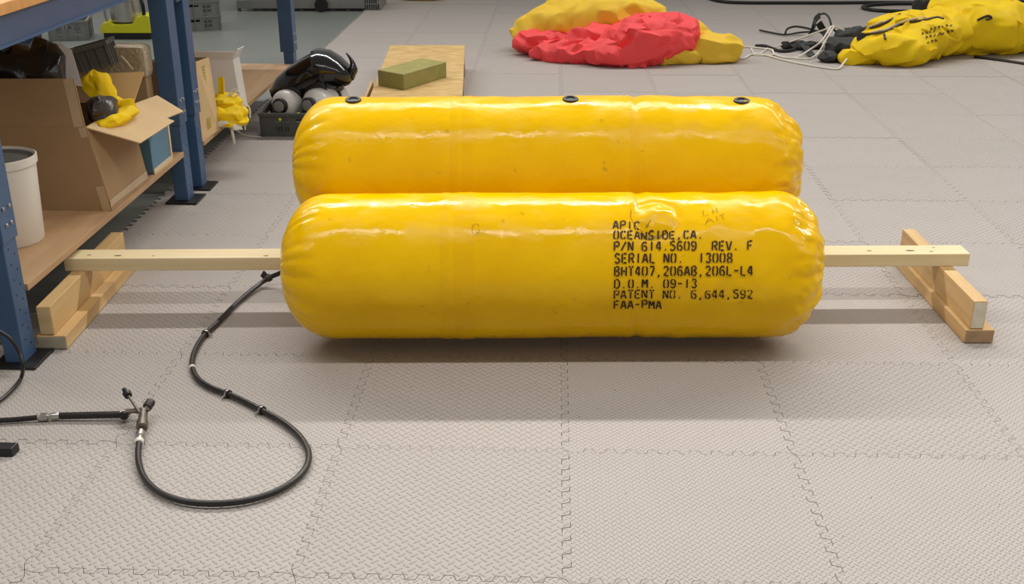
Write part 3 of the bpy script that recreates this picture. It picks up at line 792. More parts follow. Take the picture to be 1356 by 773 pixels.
# crates ------------------------------------------------------------
def holed(mb, P, u0, u1, v0, v1, t, holes):
    """wall from cells, leaving openings. P(u, v, d) -> point, d = depth into the wall"""
    us = sorted({u0, u1, *[h[0] for h in holes], *[h[1] for h in holes]}); vs = sorted({v0, v1, *[h[2] for h in holes], *[h[3] for h in holes]})
    for i in range(len(us) - 1):
        for j in range(len(vs) - 1):
            cu, cv = (us[i] + us[i + 1]) / 2, (vs[j] + vs[j + 1]) / 2
            if any(h[0] < cu < h[1] and h[2] < cv < h[3] for h in holes): continue
            a, b_, c, d_ = us[i], us[i + 1], vs[j], vs[j + 1]
            mb.hexa([P(a, c, 0), P(b_, c, 0), P(b_, c, t), P(a, c, t), P(a, d_, 0), P(b_, d_, 0), P(b_, d_, t), P(a, d_, t)])
    return mb
def crate(label, origin, rz, wx, wy, hz, m, tilt=None, group=None, slots=True, solid=False):
    o0 = Vector(origin)
    Rm = Matrix.Rotation(rz, 3, 'Z')
    if tilt: Rm = Matrix.Rotation(tilt[1], 3, tilt[0]) @ Rm
    def T(x, y, z): return o0 + Rm @ Vector((x, y, z))
    t = thing('storage_crate', label, 'crate', o0, group)
    hs = []
    if slots:
        for k in range(6):
            for r_ in range(2): hs.append((wx * .17 + k * wx * .027, wx * .17 + k * wx * .027 + wx * .014, hz * (.22 + .27 * r_), hz * (.42 + .27 * r_)))
        hs.append((wx * .40, wx * .60, hz * .60, hz * .74))
        for k in range(6):
            for r_ in range(2): hs.append((wx * .68 + k * wx * .027, wx * .68 + k * wx * .027 + wx * .014, hz * (.22 + .27 * r_), hz * (.42 + .27 * r_)))
    th = .006
    holed(MB(), lambda u, v, d_: T(u, d_, v), 0, wx, 0, hz, th, hs).build('front_wall', m, t)
    holed(MB(), lambda u, v, d_: T(u, wy - d_, v), 0, wx, 0, hz, th, hs).build('back_wall', m, t)
    hh = [(wy * .36, wy * .64, hz * .60, hz * .74)] if slots else []
    holed(MB(), lambda u, v, d_: T(d_, u, v), th, wy - th, 0, hz, th, hh).build('side_wall', m, t)
    holed(MB(), lambda u, v, d_: T(wx - d_, u, v), th, wy - th, 0, hz, th, hh).build('side_wall', m, t)
    MB().box(th, wx - th, th, wy - th, 0, .006, T=T).build('bottom', m, t)
    e = .010; rim = MB()
    rim.box(-e, wx + e, -e, 0, hz - .016, hz, T=T).box(-e, wx + e, wy, wy + e, hz - .016, hz, T=T).box(-e, 0, 0, wy, hz - .016, hz, T=T).box(wx, wx + e, 0, wy, hz - .016, hz, T=T)
    rim.build('rim', m, t)
    for k in range(5):
        x = wx * (.01 + .2425 * k)
        MB().box(x, x + wx * .016, -e * .7, -.0002, 0, hz - .0165, T=T).build('rib', m, t); MB().box(x, x + wx * .016, wy + .0002, wy + e * .7, 0, hz - .0165, T=T).build('rib', m, t)
    for k in range(4):
        y = wy * (.01 + .32 * k)
        MB().box(-e * .7, -.0002, y, y + wy * .02, 0, hz - .0165, T=T).build('rib', m, t); MB().box(wx + .0002, wx + e * .7, y, y + wy * .02, 0, hz - .0165, T=T).build('rib', m, t)
    return t
# crate with bottles (on the mats)
co = pz(347, 180.5, 0); co.z = .0003
crate('grey plastic crate holding two white gas bottles, on the mat beside the far bench', co, math.radians(-1.0), .47, .42, .125, M['greyd'])
# tilted crate on the wrapped box
pt = py(98, 99, 4.86)
crate('dark grey ribbed crate tilted over the brown box behind the black bag', pt, math.radians(3), .165, .11, .095, M['grey'], tilt=('Y', math.radians(-14)), slots=False)
# upright crate far behind
c1 = pz(66, 52.5, 0); c1.z = -.0123
crate('light grey crate topped with white paper on the concrete floor behind the benches', c1, math.radians(12), .29, .36, .15, M['greyl'])
MB().box(c1.x - .0, c1.x + .17, c1.y + .03, c1.y + .27, .139, .142).build('paper_sheet', M['paper'], label='white paper sheet lying on the light grey crate behind the benches', cat='paper')
# stack of three far crates
s0 = pz(225, 41, 0); s0.z = -.0123
for k, lb in enumerate(('bottom', 'middle', 'top')):
    so = s0 + Vector((0, 0, k * .1205))
    crate('light grey stacking crate at the %s of the three-crate stack on the far floor' % lb, so, math.radians(22), .42, .46, .12, M['greyl'], group='stack of three grey crates')

# machine with lime base and steel drum
mx0 = pz(134, 50, 0)
mc = thing('floor_machine', 'lime yellow based machine with steel drum on the far floor behind the benches', 'machine', Vector((mx0.x + .19, mx0.y + .15, -.0123)))
zb = -.0123
bx = mx0.x; by = mx0.y
lb = [(0, 0, .045), (.40, 0, .045), (.40, .26, .045), (0, .26, .045)]
up = [(.02, .02, .10), (.39, .01, .17), (.39, .25, .17), (.02, .24, .10)]
mb = MB()
prof = [(0, .035), (.0, .075), (.03, .115), (.075, .125), (.10, .10), (.26, .105), (.29, .155), (.37, .175), (.40, .165), (.41, .035)]
n = len(prof)
mb.add([(bx + x, by, z) for x, z in prof] + [(bx + x, by + .28, z) for x, z in prof], [tuple(range(n)), tuple(reversed(range(n, 2 * n)))] + [(i, (i + 1) % n, n + (i + 1) % n, n + i) for i in range(n)])
mb.build('base_shell', M['lime'], mc, bevel=.008)
MB().box(bx + .02, bx + .39, by + .01, by + .27, zb, .034).build('undercarriage', M['black'], mc)
MB().lathe([(.0001, .118), (.13, .118), (.13, .27), (.136, .275), (.136, .29), (.13, .295), (.13, .31), (.136, .315), (.136, .33), (.12, .335), (.0001, .335)], (bx + .19, by + .14, 0), n=28).build('steel_drum', M['steel'], mc, smooth=True)
MB().tube(catmull([(bx + .05, by + .05, .12), (bx + .045, by + .03, .2), (bx + .05, by + .03, .30)], 4), .010, 8).build('clip', M['steel'], mc, smooth=True)
MB().tube(catmull([(bx + .36, by + .02, .17), (bx + .37, by - .02, .26), (bx + .33, by + .02, .34), (bx + .28, by + .06, .40), (bx + .34, by + .1, .44)], 5), .014, 8).build('power_cord', M['black'], mc, smooth=True)

# far bench shelf: cardboard carton, white box, yellow vest with cords
ZB = .1998
cx = thing('cardboard_box', 'narrow upright cardboard carton with yellow print on the far bench shelf', 'box', W(-1.75, 5.5, ZB))
n0, n1 = pz(264, 187, ZB), pz(291, 172, ZB)
t1 = py(276, 76, n1.y + .0); t0 = py(259, 82, n0.y)
dd = W(-.22, 0, 0) - W(0, 0, 0)
MB().sheet([n0, n1, t1, t0], .005).build('side_panel', M['card_in'], cx)
MB().sheet([n0, n0 + dd, t0 + dd, t0], .005).build('front_panel', M['card'], cx)
MB().sheet([n1, n1 + dd, t1 + dd, t1], .005).build('back_panel', M['card'], cx)
MB().sheet([n0 + dd, n1 + dd, t1 + dd, t0 + dd], .005).build('side_panel', M['card'], cx)
nn = (n1 - n0).cross(t0 - n0).normalized()
if nn.x < 0: nn = -nn
def on_panel(s_, t_): 
    a_ = n0 + (n1 - n0) * s_; b_ = t0 + (t1 - t0) * s_
    return a_ + (b_ - a_) * t_ + nn * .0032
pm = MB()
for t_ in (.10, .13, .16, .19, .22, .66, .70, .74, .78, .82, .86, .90):
    pm.add([on_panel(.42, t_), on_panel(.60, t_), on_panel(.60, t_ + .018), on_panel(.42, t_ + .018)], [(0, 1, 2, 3)])
pm.build('print', M['print'], cx, kind='stuff')
c2 = thing('cardboard_box', 'open white-sided box with raised flaps on the far bench shelf', 'box', W(-1.80, 6.0, ZB))
Y2 = 6.05
w0 = py(288, 140, Y2); w0.z = ZB; w0 = Vector((-1.76, Y2, ZB)); 
def q2(u, v, y=Y2): return py(u, v, y)
a0 = q2(289, 79); a1 = q2(308, 79); 
b0 = Vector((a0.x - .12, Y2, ZB)); b1 = Vector((a1.x + .02, Y2, ZB))
ta, tb_ = Vector((a0.x - .12, Y2, a0.z)), Vector((a1.x, Y2, a1.z))
bk_ = Vector((0.01, .10, 0))
MB().sheet([b0, b1, tb_, ta], .005).build('front_panel', M['paper'], c2)
MB().sheet([b1, b1 + bk_, tb_ + bk_, tb_], .005).build('side_panel', M['white'], c2)
MB().sheet([b0, b0 + bk_, ta + bk_, ta], .005).build('side_panel', M['card'], c2)
MB().sheet([b0 + bk_, b1 + bk_, tb_ + bk_, ta + bk_], .005).build('back_panel', M['card'], c2)
MB().sheet([ta, tb_, tb_ + Vector((.02, -.03, .045)), ta + Vector((-.02, -.03, .045))], .004).build('flap', M['paper'], c2)
MB().sheet([tb_, tb_ + bk_, tb_ + bk_ + Vector((.03, 0, .05)), tb_ + Vector((.03, 0, .05))], .004).build('flap', M['paper'], c2)
yv = thing('yellow_vest', 'folded yellow vest with white cords on the far bench shelf', 'vest', Vector((-1.42, 5.7, ZB)))
p1, p2, p3 = py(303, 150, 5.68), py(304, 160, 5.66), py(300, 134, 5.74)
blob('folded_panel', [(tuple(p1), (.085, .10, .035), .2), ((p1.x - .05, p1.y + .06, p1.z + .02), (.09, .08, .03), .4)], M['yfab2'], .011, .016, 11, 3.3, zmin=ZB + .001, parent=yv)
blob('lower_panel', [(tuple(p2), (.085, .09, .018), -.2)], M['yfab2'], .011, .012, 11, 5.3, zmin=ZB + .001, parent=yv)
blob('white_lining', [(tuple(py(300, 163, 5.62)), (.045, .05, .014), -.2), (tuple(py(313, 168, 5.62)), (.03, .035, .014), .3)], M['cord'], .009, .008, 14, 1.3, zmin=.15, parent=yv)
blob('upper_panel', [(tuple(p3), (.07, .09, .03), .5)], M['yfab2'], .011, .014, 11, 7.3, zmin=ZB + .001, parent=yv)
MB().sheet([py(289, 136, 5.74), py(297, 124, 5.74), py(296, 102, 5.78), py(289, 102, 5.78)], .006).build('collar_strip', M['yfab2'], yv)
for k, pp in enumerate(([(296, 128, .33), (306, 126, .33), (312, 120, .335), (316, 116, .33)], [(300, 132, .31), (309, 118, .34), (318, 124, .32), (310, 128, .33)], [(318, 138, .26), (324, 142, .262), (327, 152, .20), (328, 162, .13)], [(320, 138, .26), (328, 140, .262), (331, 146, .22), (331, 156, .15)], [(316, 140, .26), (321, 146, .255), (323, 160, .16), (325, 172, .08)])):
    pts = []
    for u, v, z in pp:
        q = py(u, v, 5.72 + .01 * k); pts.append(q)
    MB().tube(catmull(pts, 5), .004, 6).build('cord', M['cord'], smooth=True, label=('white cord knotted on top of the yellow vest, reaching up to the white box', 'white cord coiled in a small loop on the yellow vest', 'white cord hanging off the far bench shelf, middle of three', 'white cord hanging off the far bench shelf, nearest the bottle crate', 'white cord hanging off the far bench shelf, closest to the yellow vest')[k], cat='cord', group='cords of the yellow vest')
MB().tube(catmull([py(306, 160, 5.60), py(307, 172, 5.60), py(309, 182, 5.60), py(310, 190, 5.62)], 5), .007, 6).build('strap', M['cord'], smooth=True, label='white strap dangling below the yellow vest', cat='strap')
MB().tube(path([(312, 170, .10), (318, 176, .02), (328, 180, .005), (345, 181.5, .005)], 5), .0035, 6).build('cord', M['cord'], smooth=True, label='thin white cord trailing over the mat to the bottle crate', cat='cord')

# gas bottles and black fairing in the crate
def bottle(c, ax, label, L_=.36, R_=.076):
    c = Vector(c); ax = Vector(ax).normalized()
    t = thing('gas_bottle', label, 'gas bottle', c, 'gas bottles in the crate')
    pr_ = [(.0001, L_)] + [(R_ * math.cos(g), L_ - R_ * .8 + R_ * .8 * math.sin(g)) for g in [math.pi / 2 * (1 - k / 6) for k in range(7)]][1:]
    pr_ += [(R_, .06)] + [(R_ * math.cos(g), .06 - R_ * .75 * math.sin(g)) for g in [math.pi / 2 * k / 7 for k in range(1, 7)]]
    MB().lathe(pr_, c, ax, 28).build('bottle_body', M['whitepaint'], t, smooth=True)
    MB().lathe([(R_ * 1.004, L_ * .55), (R_ * 1.004, L_ * .58)], c, ax, 28).build('stripe', M['black'], t)
    MB().lathe([(.026, .01), (.040, .002), (.042, -.02), (.036, -.028), (.030, -.028)], c, ax, 20).build('collar', M['black'], t, smooth=True)
    MB().lathe([(.030, -.026), (.030, -.034), (.012, -.036), (.0001, -.036)], c, ax, 20).build('valve_head', M['alu'], t, smooth=True)
    return t
zc = .006 + .074
yb1 = co.y + .062
bA = py(372, 140, yb1); bB = py(411, 138, yb1 + .01)
dz = .0
bottle((bA.x, yb1, max(zc, bA.z)), (.22, 1, -.06), 'white gas bottle seen end-on at the left of the crate, under the black fairing', .30)
bottle((bB.x, yb1, max(zc, bB.z)), (.42, 1, -.03), 'white gas bottle with black stripe at the right of the crate, nearer the yellow float', .33)
for u, v in ((371, 158), (395, 151)):
    q = py(u, v, yb1 - .06)
    MB().lathe([(.0001, -.008), (.008, -.006), (.010, 0), (.008, .006), (.0001, .008)], q, (0, -1, .3), 10).build('plug', M['lime'], smooth=True, label='small lime plug %s' % ('on the crate rim below the left gas bottle' if u < 380 else 'between the two gas bottles'), cat='plug')
# fairing: shell lofted along an inclined spine
YF = co.y + .27
def fp(u, v, dy=0): return py(u, v, YF + dy)
secs = [((366, 134), 5, .03), ((368, 128), 14, .07), ((380, 119), 21, .11), ((397, 109), 25, .13), ((414, 100), 26, .14), ((424, 96), 27, .14), ((426, 95), 30, .15), ((431, 93), 29, .15), ((433, 93), 26, .14), ((446, 96), 21, .13), ((456, 99), 16, .11), ((464, 100), 11, .08), ((468, 100), 4, .03)]
fr = thing('black_fairing', 'glossy black moulded fairing lying on the white gas bottles', 'fairing', fp(415, 130))
mb = MB(); nn_ = 28; mpx = (YF * CT + (CAM_H - .3) * ST) / F_PX
for i, ((u, v), hw, dpt) in enumerate(secs):
    c = fp(u, v); c2_ = fp(*secs[min(i + 1, len(secs) - 1)][0]); c0_ = fp(*secs[max(i - 1, 0)][0])
    t_ = (c2_ - c0_).normalized(); sd = Vector((0, 1, 0)); upv = sd.cross(t_).normalized()
    if upv.z < 0: upv = -upv
    for k in range(nn_):
        g = 2 * math.pi * k / nn_
        ca, sa = math.cos(g), math.sin(g)
        sq = lambda x: math.copysign(abs(x) ** .8, x)
        mb.v.append(c + upv * sq(ca) * hw * mpx + sd * sq(sa) * dpt)
for i in range(len(secs) - 1):
    for k in range(nn_):
        k2 = (k + 1) % nn_
        mb.f.append((i * nn_ + k, i * nn_ + k2, (i + 1) * nn_ + k2, (i + 1) * nn_ + k))
mb.f.append(tuple(range(nn_))); mb.f.append(tuple((len(secs) - 1) * nn_ + k for k in range(nn_)))
mb.build('shell', M['gloss'], fr, smooth=True, sharp=50)
MB().tube(catmull([fp(462, 102, -.02), fp(467, 92, -.03), fp(466, 81, -.03), fp(458.5, 70, -.03)], 5), [.030] * 3 + [.027] * 4 + [.020, .017, .014, .012, .010, .008, .006, .005, .003], 10).build('hook', M['gloss'], fr, smooth=True)
MB().hexa([fp(428, 84, -.06), fp(447, 86, -.06), fp(447, 86, .08), fp(428, 84, .08), fp(430, 77, -.06), fp(441, 73, -.06), fp(441, 73, .08), fp(430, 77, .08)]).build('ridge', M['gloss'], fr, bevel=.006)
MB().hexa([fp(386, 96, -.03), fp(412, 82, -.03), fp(412, 82, .04), fp(386, 96, .04), fp(385, 94, -.03), fp(410, 79, -.03), fp(410, 79, .04), fp(385, 94, .04)]).build('ridge', M['gloss'], fr, bevel=.003)
MB().tube(catmull([fp(442, 116, -.06), fp(450, 119, -.08), fp(454, 114, -.08), fp(447, 110, -.06)], 4), .008, 8).build('bracket', M['bronze'], fr, smooth=True)
MB().tube(catmull([fp(437, 120, -.03), fp(446, 124, -.04), fp(447, 132, -.04)], 4), .026, 8).build('lug', M['gloss'], fr, smooth=True)

# ------------------------------------------------------------------ strand board box and foam block
ob_ = thing('strand_board_box', 'low flat box with strand board top behind the yellow float', 'box', Vector((-.53, 7.3, 0)))
HB = .16
P4 = [pz(488, 150, HB), pz(616, 150, HB), pz(613.5, 59.5, HB), pz(520, 60.5, HB)]
P4 = [Vector((p.x, p.y, 0)) for p in P4]
x0, x1, y0, y1 = -.775, -.262, P4[0].y, P4[2].y
def OB(x, y, z):
    t_ = (y - y0) / (y1 - y0); return Vector((x - .062 * t_, y, z))
MB().box(x0, x1, y0, y1, HB - .015, HB, T=OB).build('top_board', M['osb'], ob_, bevel=.001)
MB().box(x1 - .022, x1 - .002, y0 + .01, y1 - .01, .0003, HB - .0152, T=OB).build('side_board', M['ply'], ob_)
MB().box(x0 + .002, x0 + .022, y0 + .01, y1 - .01, .0003, HB - .0152, T=OB).build('side_board', M['ply'], ob_)
MB().box(x0 + .03, x1 - .03, y1 - .03, y1 - .012, .0003, HB - .0152, T=OB).build('end_board', M['ply'], ob_)
MB().box(x0 + .03, x1 - .03, y0 + .012, y0 + .03, .0003, HB - .0152, T=OB).build('end_board', M['ply'], ob_)
for yy in (6.9, 7.75): MB().box(x1 - .0016, x1 + .003, yy, yy + .05, .05, HB - .03, T=OB).build('hinge', M['alu'], ob_)
for yy, h_ in ((6.6, .10), (6.75, .12)):
    MB().box(x0 - .05, x0 - .035, yy, yy + .5, .0003, h_, T=OB).build('wood_strip', M['pine_y'], label=('shorter' if h_ < .11 else 'taller') + ' thin pine strip standing on edge beside the strand board box', cat='wood strip')
gz = HB + .0003
fbk = [pz(501, 113, gz), pz(535, 119.5, gz), pz(591.5, 102, gz)]
fbk.append(fbk[0] + fbk[2] - fbk[1])
hgt = .088
mb = MB(); mb.hexa(fbk + [p + Vector((0, 0, hgt)) for p in fbk])
mb.build('foam_block', M['olive'], bevel=.004, label='olive green foam block lying on the strand board box', cat='block')

# ------------------------------------------------------------------ red and yellow fabric heap
blob('yellow_fabric', [((.62, 9.10, .16), (.52, .28, .235), .0), ((.78, 9.02, .27), (.36, .22, .12), .0), ((.24, 9.16, .12), (.24, .20, .16), .2), ((1.15, 8.85, .12), (.28, .25, .15), -.3),
     ((1.42, 8.68, .075), (.22, .16, .12), -.1), ((1.10, 8.58, .05), (.26, .10, .06), 0)], M['yfab'], .020, .045, 4.2, 5.0, label='crumpled yellow fabric underneath and behind the red cloth on the far mats', cat='fabric', stretch=(1, 1.2, 1.8), facets=.055)
blob('red_fabric', [((.98, 8.62, .15), (.36, .22, .155), .25), ((.80, 8.52, .08), (.30, .16, .10), .0), ((.45, 8.66, .055), (.32, .14, .075), -.25), ((.28, 8.92, .09), (.27, .15, .085), -.15), ((.62, 8.80, .13), (.22, .15, .11), 0), ((1.05, 8.72, .22), (.28, .2, .10), -.2),
     ((1.02, 8.52, .245), (.26, .022, .030), .38), ((1.10, 8.50, .185), (.24, .022, .028), .30), ((.98, 8.58, .285), (.24, .022, .024), .32), ((1.10, 8.46, .12), (.22, .022, .030), .35), ((.84, 8.40, .08), (.035, .03, .10), .2), ((.92, 8.40, .07), (.03, .03, .09), .0), ((.76, 8.40, .06), (.04, .03, .07), .0), ((.35, 8.80, .12), (.24, .02, .03), -.2)],
     M['red'], .014, .032, 5.0, 8.0, label='crumpled red cloth heap lying on the yellow fabric', cat='fabric', stretch=(1, 1.2, 1.8), facets=.07)
blob('red_pouch', [(tuple(pz(972, 70, .05)), (.055, .05, .05), .3)], M['red'], .010, .012, 14, 2.0, label='small red pouch beside the right end of the fabric heap', cat='pouch')
def cord(name, pp, r, m, label, cat='cord', k=5, group=None):
    return MB().tube(path(pp, k), r, 7).build(name, M[m], smooth=True, label=label, cat=cat, group=group)
cord('cord', [(920, 42, .14), (930, 48, .13), (938, 52, .12), (946, 47, .13), (935, 44, .14)], .006, 'cord', 'short white cord knotted on the yellow fabric beside the red cloth')
cord('cord', [(950, 52, .11), (960, 56, .08), (965, 68, .02), (968, 76, .007), (985, 77, .007), (995, 72, .007), (1010, 72, .007), (1040, 80, .007), (1070, 86, .007), (1095, 90, .007), (1110, 91, .007), (1118, 82, .03), (1127, 72, .06)], .0065, 'cord', 'long white cord running over the mats from the red cloth to the yellow deflated float')
cord('cord', [(975, 60, .02), (990, 62, .007), (1010, 64, .007), (1022, 66, .01), (1026, 72, .007), (1040, 76, .007), (1055, 76, .007), (1072, 66, .04), (1088, 54, .10), (1100, 36, .17), (1106, 35.5, .17), (1118, 40, .14)], .0065, 'cord', 'white cord looping up over the black harness, upper strand')
cord('cord', [(1024, 63, .007), (1045, 56, .05), (1070, 47, .10), (1090, 40, .14), (1104, 35, .175)], .006, 'cord', 'straight white cord rising over the black harness')
cord('cord', [(1052, 77, .007), (1065, 78, .007), (1076, 76, .012), (1085, 68, .04), (1093, 54, .10), (1104, 36, .17)], .006, 'cord', 'white cord looping up over the black harness, lower strand')
cord('cord', [(995, 64, .007), (998, 70, .007), (1008, 70, .007), (1020, 62, .007), (1024, 72, .007), (1010, 73, .007), (996, 72, .007)], .005, 'cord', 'small tangle of white cord between red pouch and black harness')
# black harness
hn, hb_ = blob('harness', [(tuple(pz(1118, 62, .07)), (.13, .14, .075), .2), (tuple(pz(1098, 76, .03)), (.09, .06, .03), .3), (tuple(pz(1062, 60, .025)), (.16, .07, .03), .05), (tuple(pz(1135, 48, .08)), (.20, .10, .06), .3)], M['cloth'], .013, .02, 8, 4.0, label='black fabric harness lump at the open end of the yellow deflated float', cat='harness')
sp_ = MB()
def ribbon(pp, w0, name, lab):
    c = path(pp, 6); mb = MB(); n = len(c)
    for i, p in enumerate(c):
        t_ = (c[min(i + 1, n - 1)] - c[max(i - 1, 0)]).normalized(); sd = t_.cross(Vector((0, 1, 0)))
        sd = sd.normalized() if sd.length > .1 else Vector((1, 0, 0))
        w_ = w0[min(int(i / (n - 1) * (len(w0) - 1)), len(w0) - 1)]
        for a_, b_ in ((-1, -1), (1, -1), (1, 1), (-1, 1)): mb.v.append(p + sd * w_ / 2 * a_ + Vector((0, .004, 0)) * b_)
    for i in range(n - 1):
        for k in range(4):
            k2 = (k + 1) % 4; mb.f.append((i * 4 + k, i * 4 + k2, i * 4 + 4 + k2, i * 4 + 4 + k))
    mb.f += [(0, 1, 2, 3), tuple((n - 1) * 4 + k for k in range(4))]
    return mb.build(name, M['cloth'], label=lab, cat='strap', smooth=False)
ribbon([(1071, 47, .08), (1077, 36, .15), (1080, 26, .20), (1086, 20, .22)], [.02, .03, .045, .05], 'strap', 'black strap standing up in an arch from the harness')
ribbon([(1084, 30, .18), (1091, 42, .11), (1098, 58, .05), (1094, 70, .03)], [.05, .045, .05, .05], 'strap', 'wide black strap leaning down onto the harness')
ribbon([(1062, 56, .04), (1070, 66, .03), (1076, 74, .012)], [.06, .05, .05], 'strap', 'dark strap crossing the left of the harness')
cord('cable', [(1084, 20, .21), (1092, 18, .22), (1098, 24, .20), (1102, 36, .14), (1112, 48, .07)], .008, 'cloth', 'dark cord arching from the black strap over the harness', 'cord')
cord('cable', [(1006, 40, .012), (1020, 43, .012), (1040, 46, .012), (1060, 43, .02), (1080, 42, .04)], .008, 'cloth', 'dark tube lying on the mat left of the harness', 'tube')
cord('cable', [(1040, 44, .012), (1043, 38, .04), (1055, 35, .06), (1075, 39, .07), (1090, 44, .06)], .009, 'cloth', 'dark looped tube behind the harness', 'tube')
cord('cable', [(1000, 61, .008), (1012, 61, .012), (1022, 64, .010), (1034, 68, .008), (1050, 66, .012), (1062, 58, .03)], .013, 'black', 'black strap end lying flat on the mat beside the white cords', 'strap')

# yellow deflated float
yd, ybv = blob('deflated_float', [((2.72, 8.62, .10), (.30, .25, .115), -.05), ((2.92, 8.80, .15), (.30, .26, .155), .1), ((2.86, 8.95, .15), (.28, .16, .13), .25), ((3.16, 8.98, .15), (.26, .25, .16), .0),
      ((3.52, 9.10, .17), (.40, .32, .20), .1), ((3.42, 9.22, .24), (.30, .24, .14), .0), ((3.85, 9.14, .12), (.34, .25, .14), .0), ((2.45, 8.56, .035), (.13, .08, .04), .0)],
      M['yfab2'], .020, .045, 3.8, 14.0, label='limp yellow deflated float lying on the far mats at right', cat='inflatable', stretch=(1, 1.1, 1.5), facets=.075)
def cast(u, v):
    d_ = ray(u, v).normalized(); h_ = ybv.ray_cast(CAM, d_)
    return (h_[0] - d_ * .004) if h_[0] is not None else None
def marks(name, polys, r, m, lab=None, flat=1.0, k=3):
    mb = MB()
    for pp in polys:
        c = [cast(*q) for q in pp]; c = [q for q in c if q is not None]
        if len(c) > 1: mb.tube(catmull(c, k), r, 6, flat=flat)
    if mb.v: return mb.build(name, M[m], yd, smooth=True, label=lab, kind='stuff' if name == 'pen_marks' else None)
rg = random.Random(7); pl_ = []
for row, (u0, v0, n_) in enumerate(((1221, 46, 4), (1232, 40, 6), (1226, 51, 5), (1228, 57, 3), (1244, 46, 4))):
    for k in range(n_):
        u, v = u0 + k * 5.2, v0 - k * 1.2 + rg.uniform(-.6, .6)
        pl_.append([(u, v), (u + rg.uniform(1, 3), v - rg.uniform(1, 3.4))])
        if rg.random() < .5: pl_.append([(u, v - 3), (u + 2.6, v - rg.uniform(0, 2))])
marks('pen_marks', pl_, .0035, 'pen', 'scrawled dark pen marks')
marks('edge_cord', [[(1137, 48), (1150, 45), (1166, 43), (1180, 38), (1195, 31), (1210, 29), (1226, 26), (1240, 23), (1249, 25)]], .010, 'brown_clamp', 'dark laced edge')
marks('edge_cord', [[(1152, 38), (1166, 33), (1180, 26), (1192, 19), (1207, 12)]], .010, 'brown_clamp', 'dark laced edge')
marks('lace_strip', [[(1140, 46), (1165, 40.5), (1182, 35), (1200, 27), (1225, 23)]], .008, 'cream', 'pale laced edge strip')
marks('lace_strip', [[(1150, 36), (1168, 29), (1184, 21), (1205, 10)]], .008, 'cream', 'pale laced edge strip')
marks('tab', [[(1171, 45), (1172.5, 52)]], .009, 'brown_clamp', 'dark tab')
marks('slit', [[(1294, 27), (1302, 23), (1309, 21), (1313, 24), (1306, 26)]], .009, 'brown_clamp', 'dark slit')
gz_ = cast(1141, 50)
if gz_ is not None:
    MB().lathe([(.0001, -.02), (.03, -.015), (.036, 0), (.03, .015), (.0001, .02)], gz_, (-.3, -1, .4), 14).build('cap', M['black'], yd, smooth=True)
# things behind the deflated float
blob('buckle_strap', [(tuple(pz(1222, 10, .20)), (.09, .06, .09), .3), (tuple(pz(1236, 16, .16)), (.07, .05, .06), 0)], M['cloth'], .014, .02, 9, 3.0, zmin=.002, label='dark buckled strap bunch standing behind the yellow deflated float', cat='strap')
cord('cable', [(900, -14, .012), (936, -3, .012), (955, 2, .012), (985, 3.8, .012), (1040, 4, .012), (1100, 4, .012), (1170, 3.5, .012), (1250, 4, .012)], .017, 'black', 'long black cable lying across the far mats along the top edge', 'cable')
cord('hose', [(1250, 6, .016), (1200, 4.5, .016), (1165, 5.5, .016), (1146, 7.5, .016), (1143, 10, .016), (1155, 13, .016), (1175, 14.5, .016), (1205, 15, .016)], .016, 'black', 'black hose doubled back in a flat loop behind the deflated float', 'hose')
cord('hose', [(1230, 6, .06), (1246, 9, .06), (1262, 8, .06), (1300, 8, .03), (1360, 2, .016)], .02, 'black', 'thick black hose end passing behind the yellow deflated float', 'hose')
cord('cable', [(1290, 75, .008), (1318, 78.5, .008), (1345, 82.5, .008), (1380, 88, .008)], .010, 'black', 'black cable coming out from under the deflated float at right', 'cable')

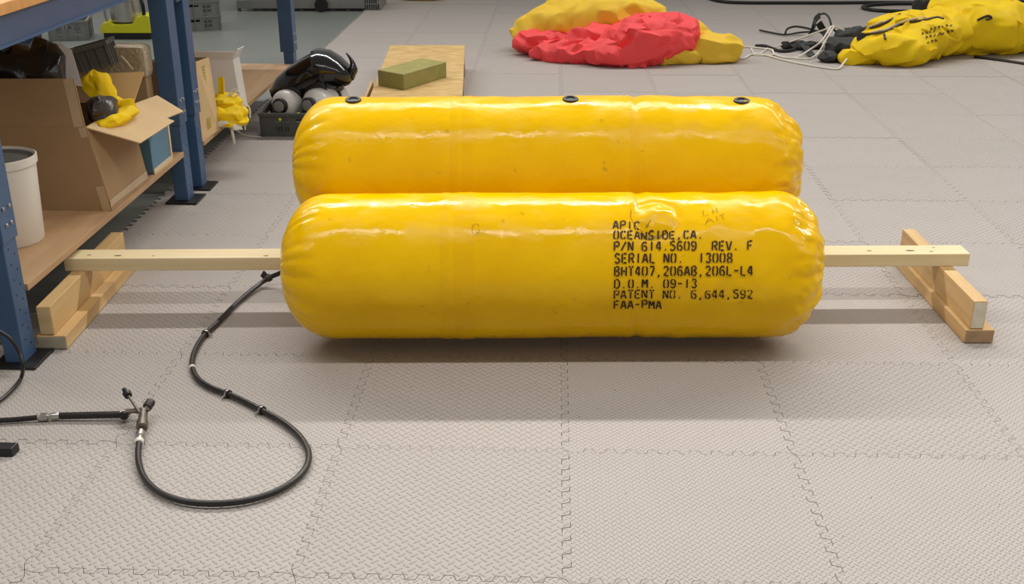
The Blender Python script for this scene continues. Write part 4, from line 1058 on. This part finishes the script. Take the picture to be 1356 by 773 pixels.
# ------------------------------------------------------------------ far left: trolley and yellow object
tr = thing('equipment_trolley', 'low grey metal equipment trolley with wire basket end on the far floor', 'trolley', pz(400, 14, 0))
ty = pz(400, 13.5, 0).y
X0, X1, X2 = pz(312, 14, 0).x, pz(483, 14, 0).x, pz(500, 14, 0).x
MB().box(X0, X2, ty + .5, ty + .52, .02, .42).build('back_panel', M['greyd'], tr)
MB().box(X0, X1, ty + .02, ty + .06, .012, .085).build('lower_rail', M['alu'], tr, bevel=.004)
MB().box(X0, X1, ty + .02, ty + .06, .16, .21).build('upper_rail', M['alu'], tr, bevel=.004)
MB().box(X0, X2, ty + .02, ty + .5, .30, .34).build('deck', M['greyl'], tr, bevel=.004)
for k in range(9):
    x = X0 + (X1 - X0 - .03) * k / 8
    MB().box(x, x + .03, ty + .0605, ty + .08, -.0123, .30).build('upright', M['grey'], tr)
for k in range(7):
    x = X0 + .1 + k * .17
    MB().box(x, x + .09, ty + .0805, ty + .2, .09, .15).build('drawer_box', M['black'] if k % 2 else M['greyd'], tr, bevel=.004)
wb2 = MB().lathe([(.0001, -.02), (.055, -.02), (.06, -.012), (.06, .012), (.055, .02), (.0001, .02)], (pz(428, 12, 0).x, ty - .03, .05), (0, 1, 0), 20).build('wheel', M['black'], tr, smooth=True)
for k in range(6):
    x = X1 + .015 + (X2 - X1 - .02) * k / 5
    MB().box(x - .004, x + .004, ty - .0, ty + .008, -.0123, .30).build('wire', M['alu'], tr)
for k in range(6):
    z = -.008 + k * .06
    MB().box(X1, X2 + .01, ty - .009, ty - .0002, z, z + .008).build('wire', M['alu'], tr)
MB().box(X1, X2, ty + .05, ty + .06, .02, .28).build('basket_panel', M['greyd'], tr)
MB().tube(catmull([(X1 + .06, ty + .03, .13), (X1 + .10, ty + .03, .14), (X1 + .12, ty + .03, .06)], 5), .007, 6).build('cord_end', M['white'], tr, smooth=True)
MB().box(X2 + .012, X2 + .03, ty, ty + .5, -.0003, .30).build('end_panel', M['alu'], tr)
yx = pz(540, 2, 0)
blob('yellow_bag', [((yx.x + .16, yx.y + .16, .07), (.20, .13, .08), 0), ((yx.x + .02, yx.y + .2, .06), (.12, .12, .07), 0)], M['yfab2'], .02, .03, 6, 2.5, label='yellow bag on the far mats beside the trolley at the top edge', cat='bag')
bpy.data.scenes.remove(TMP)
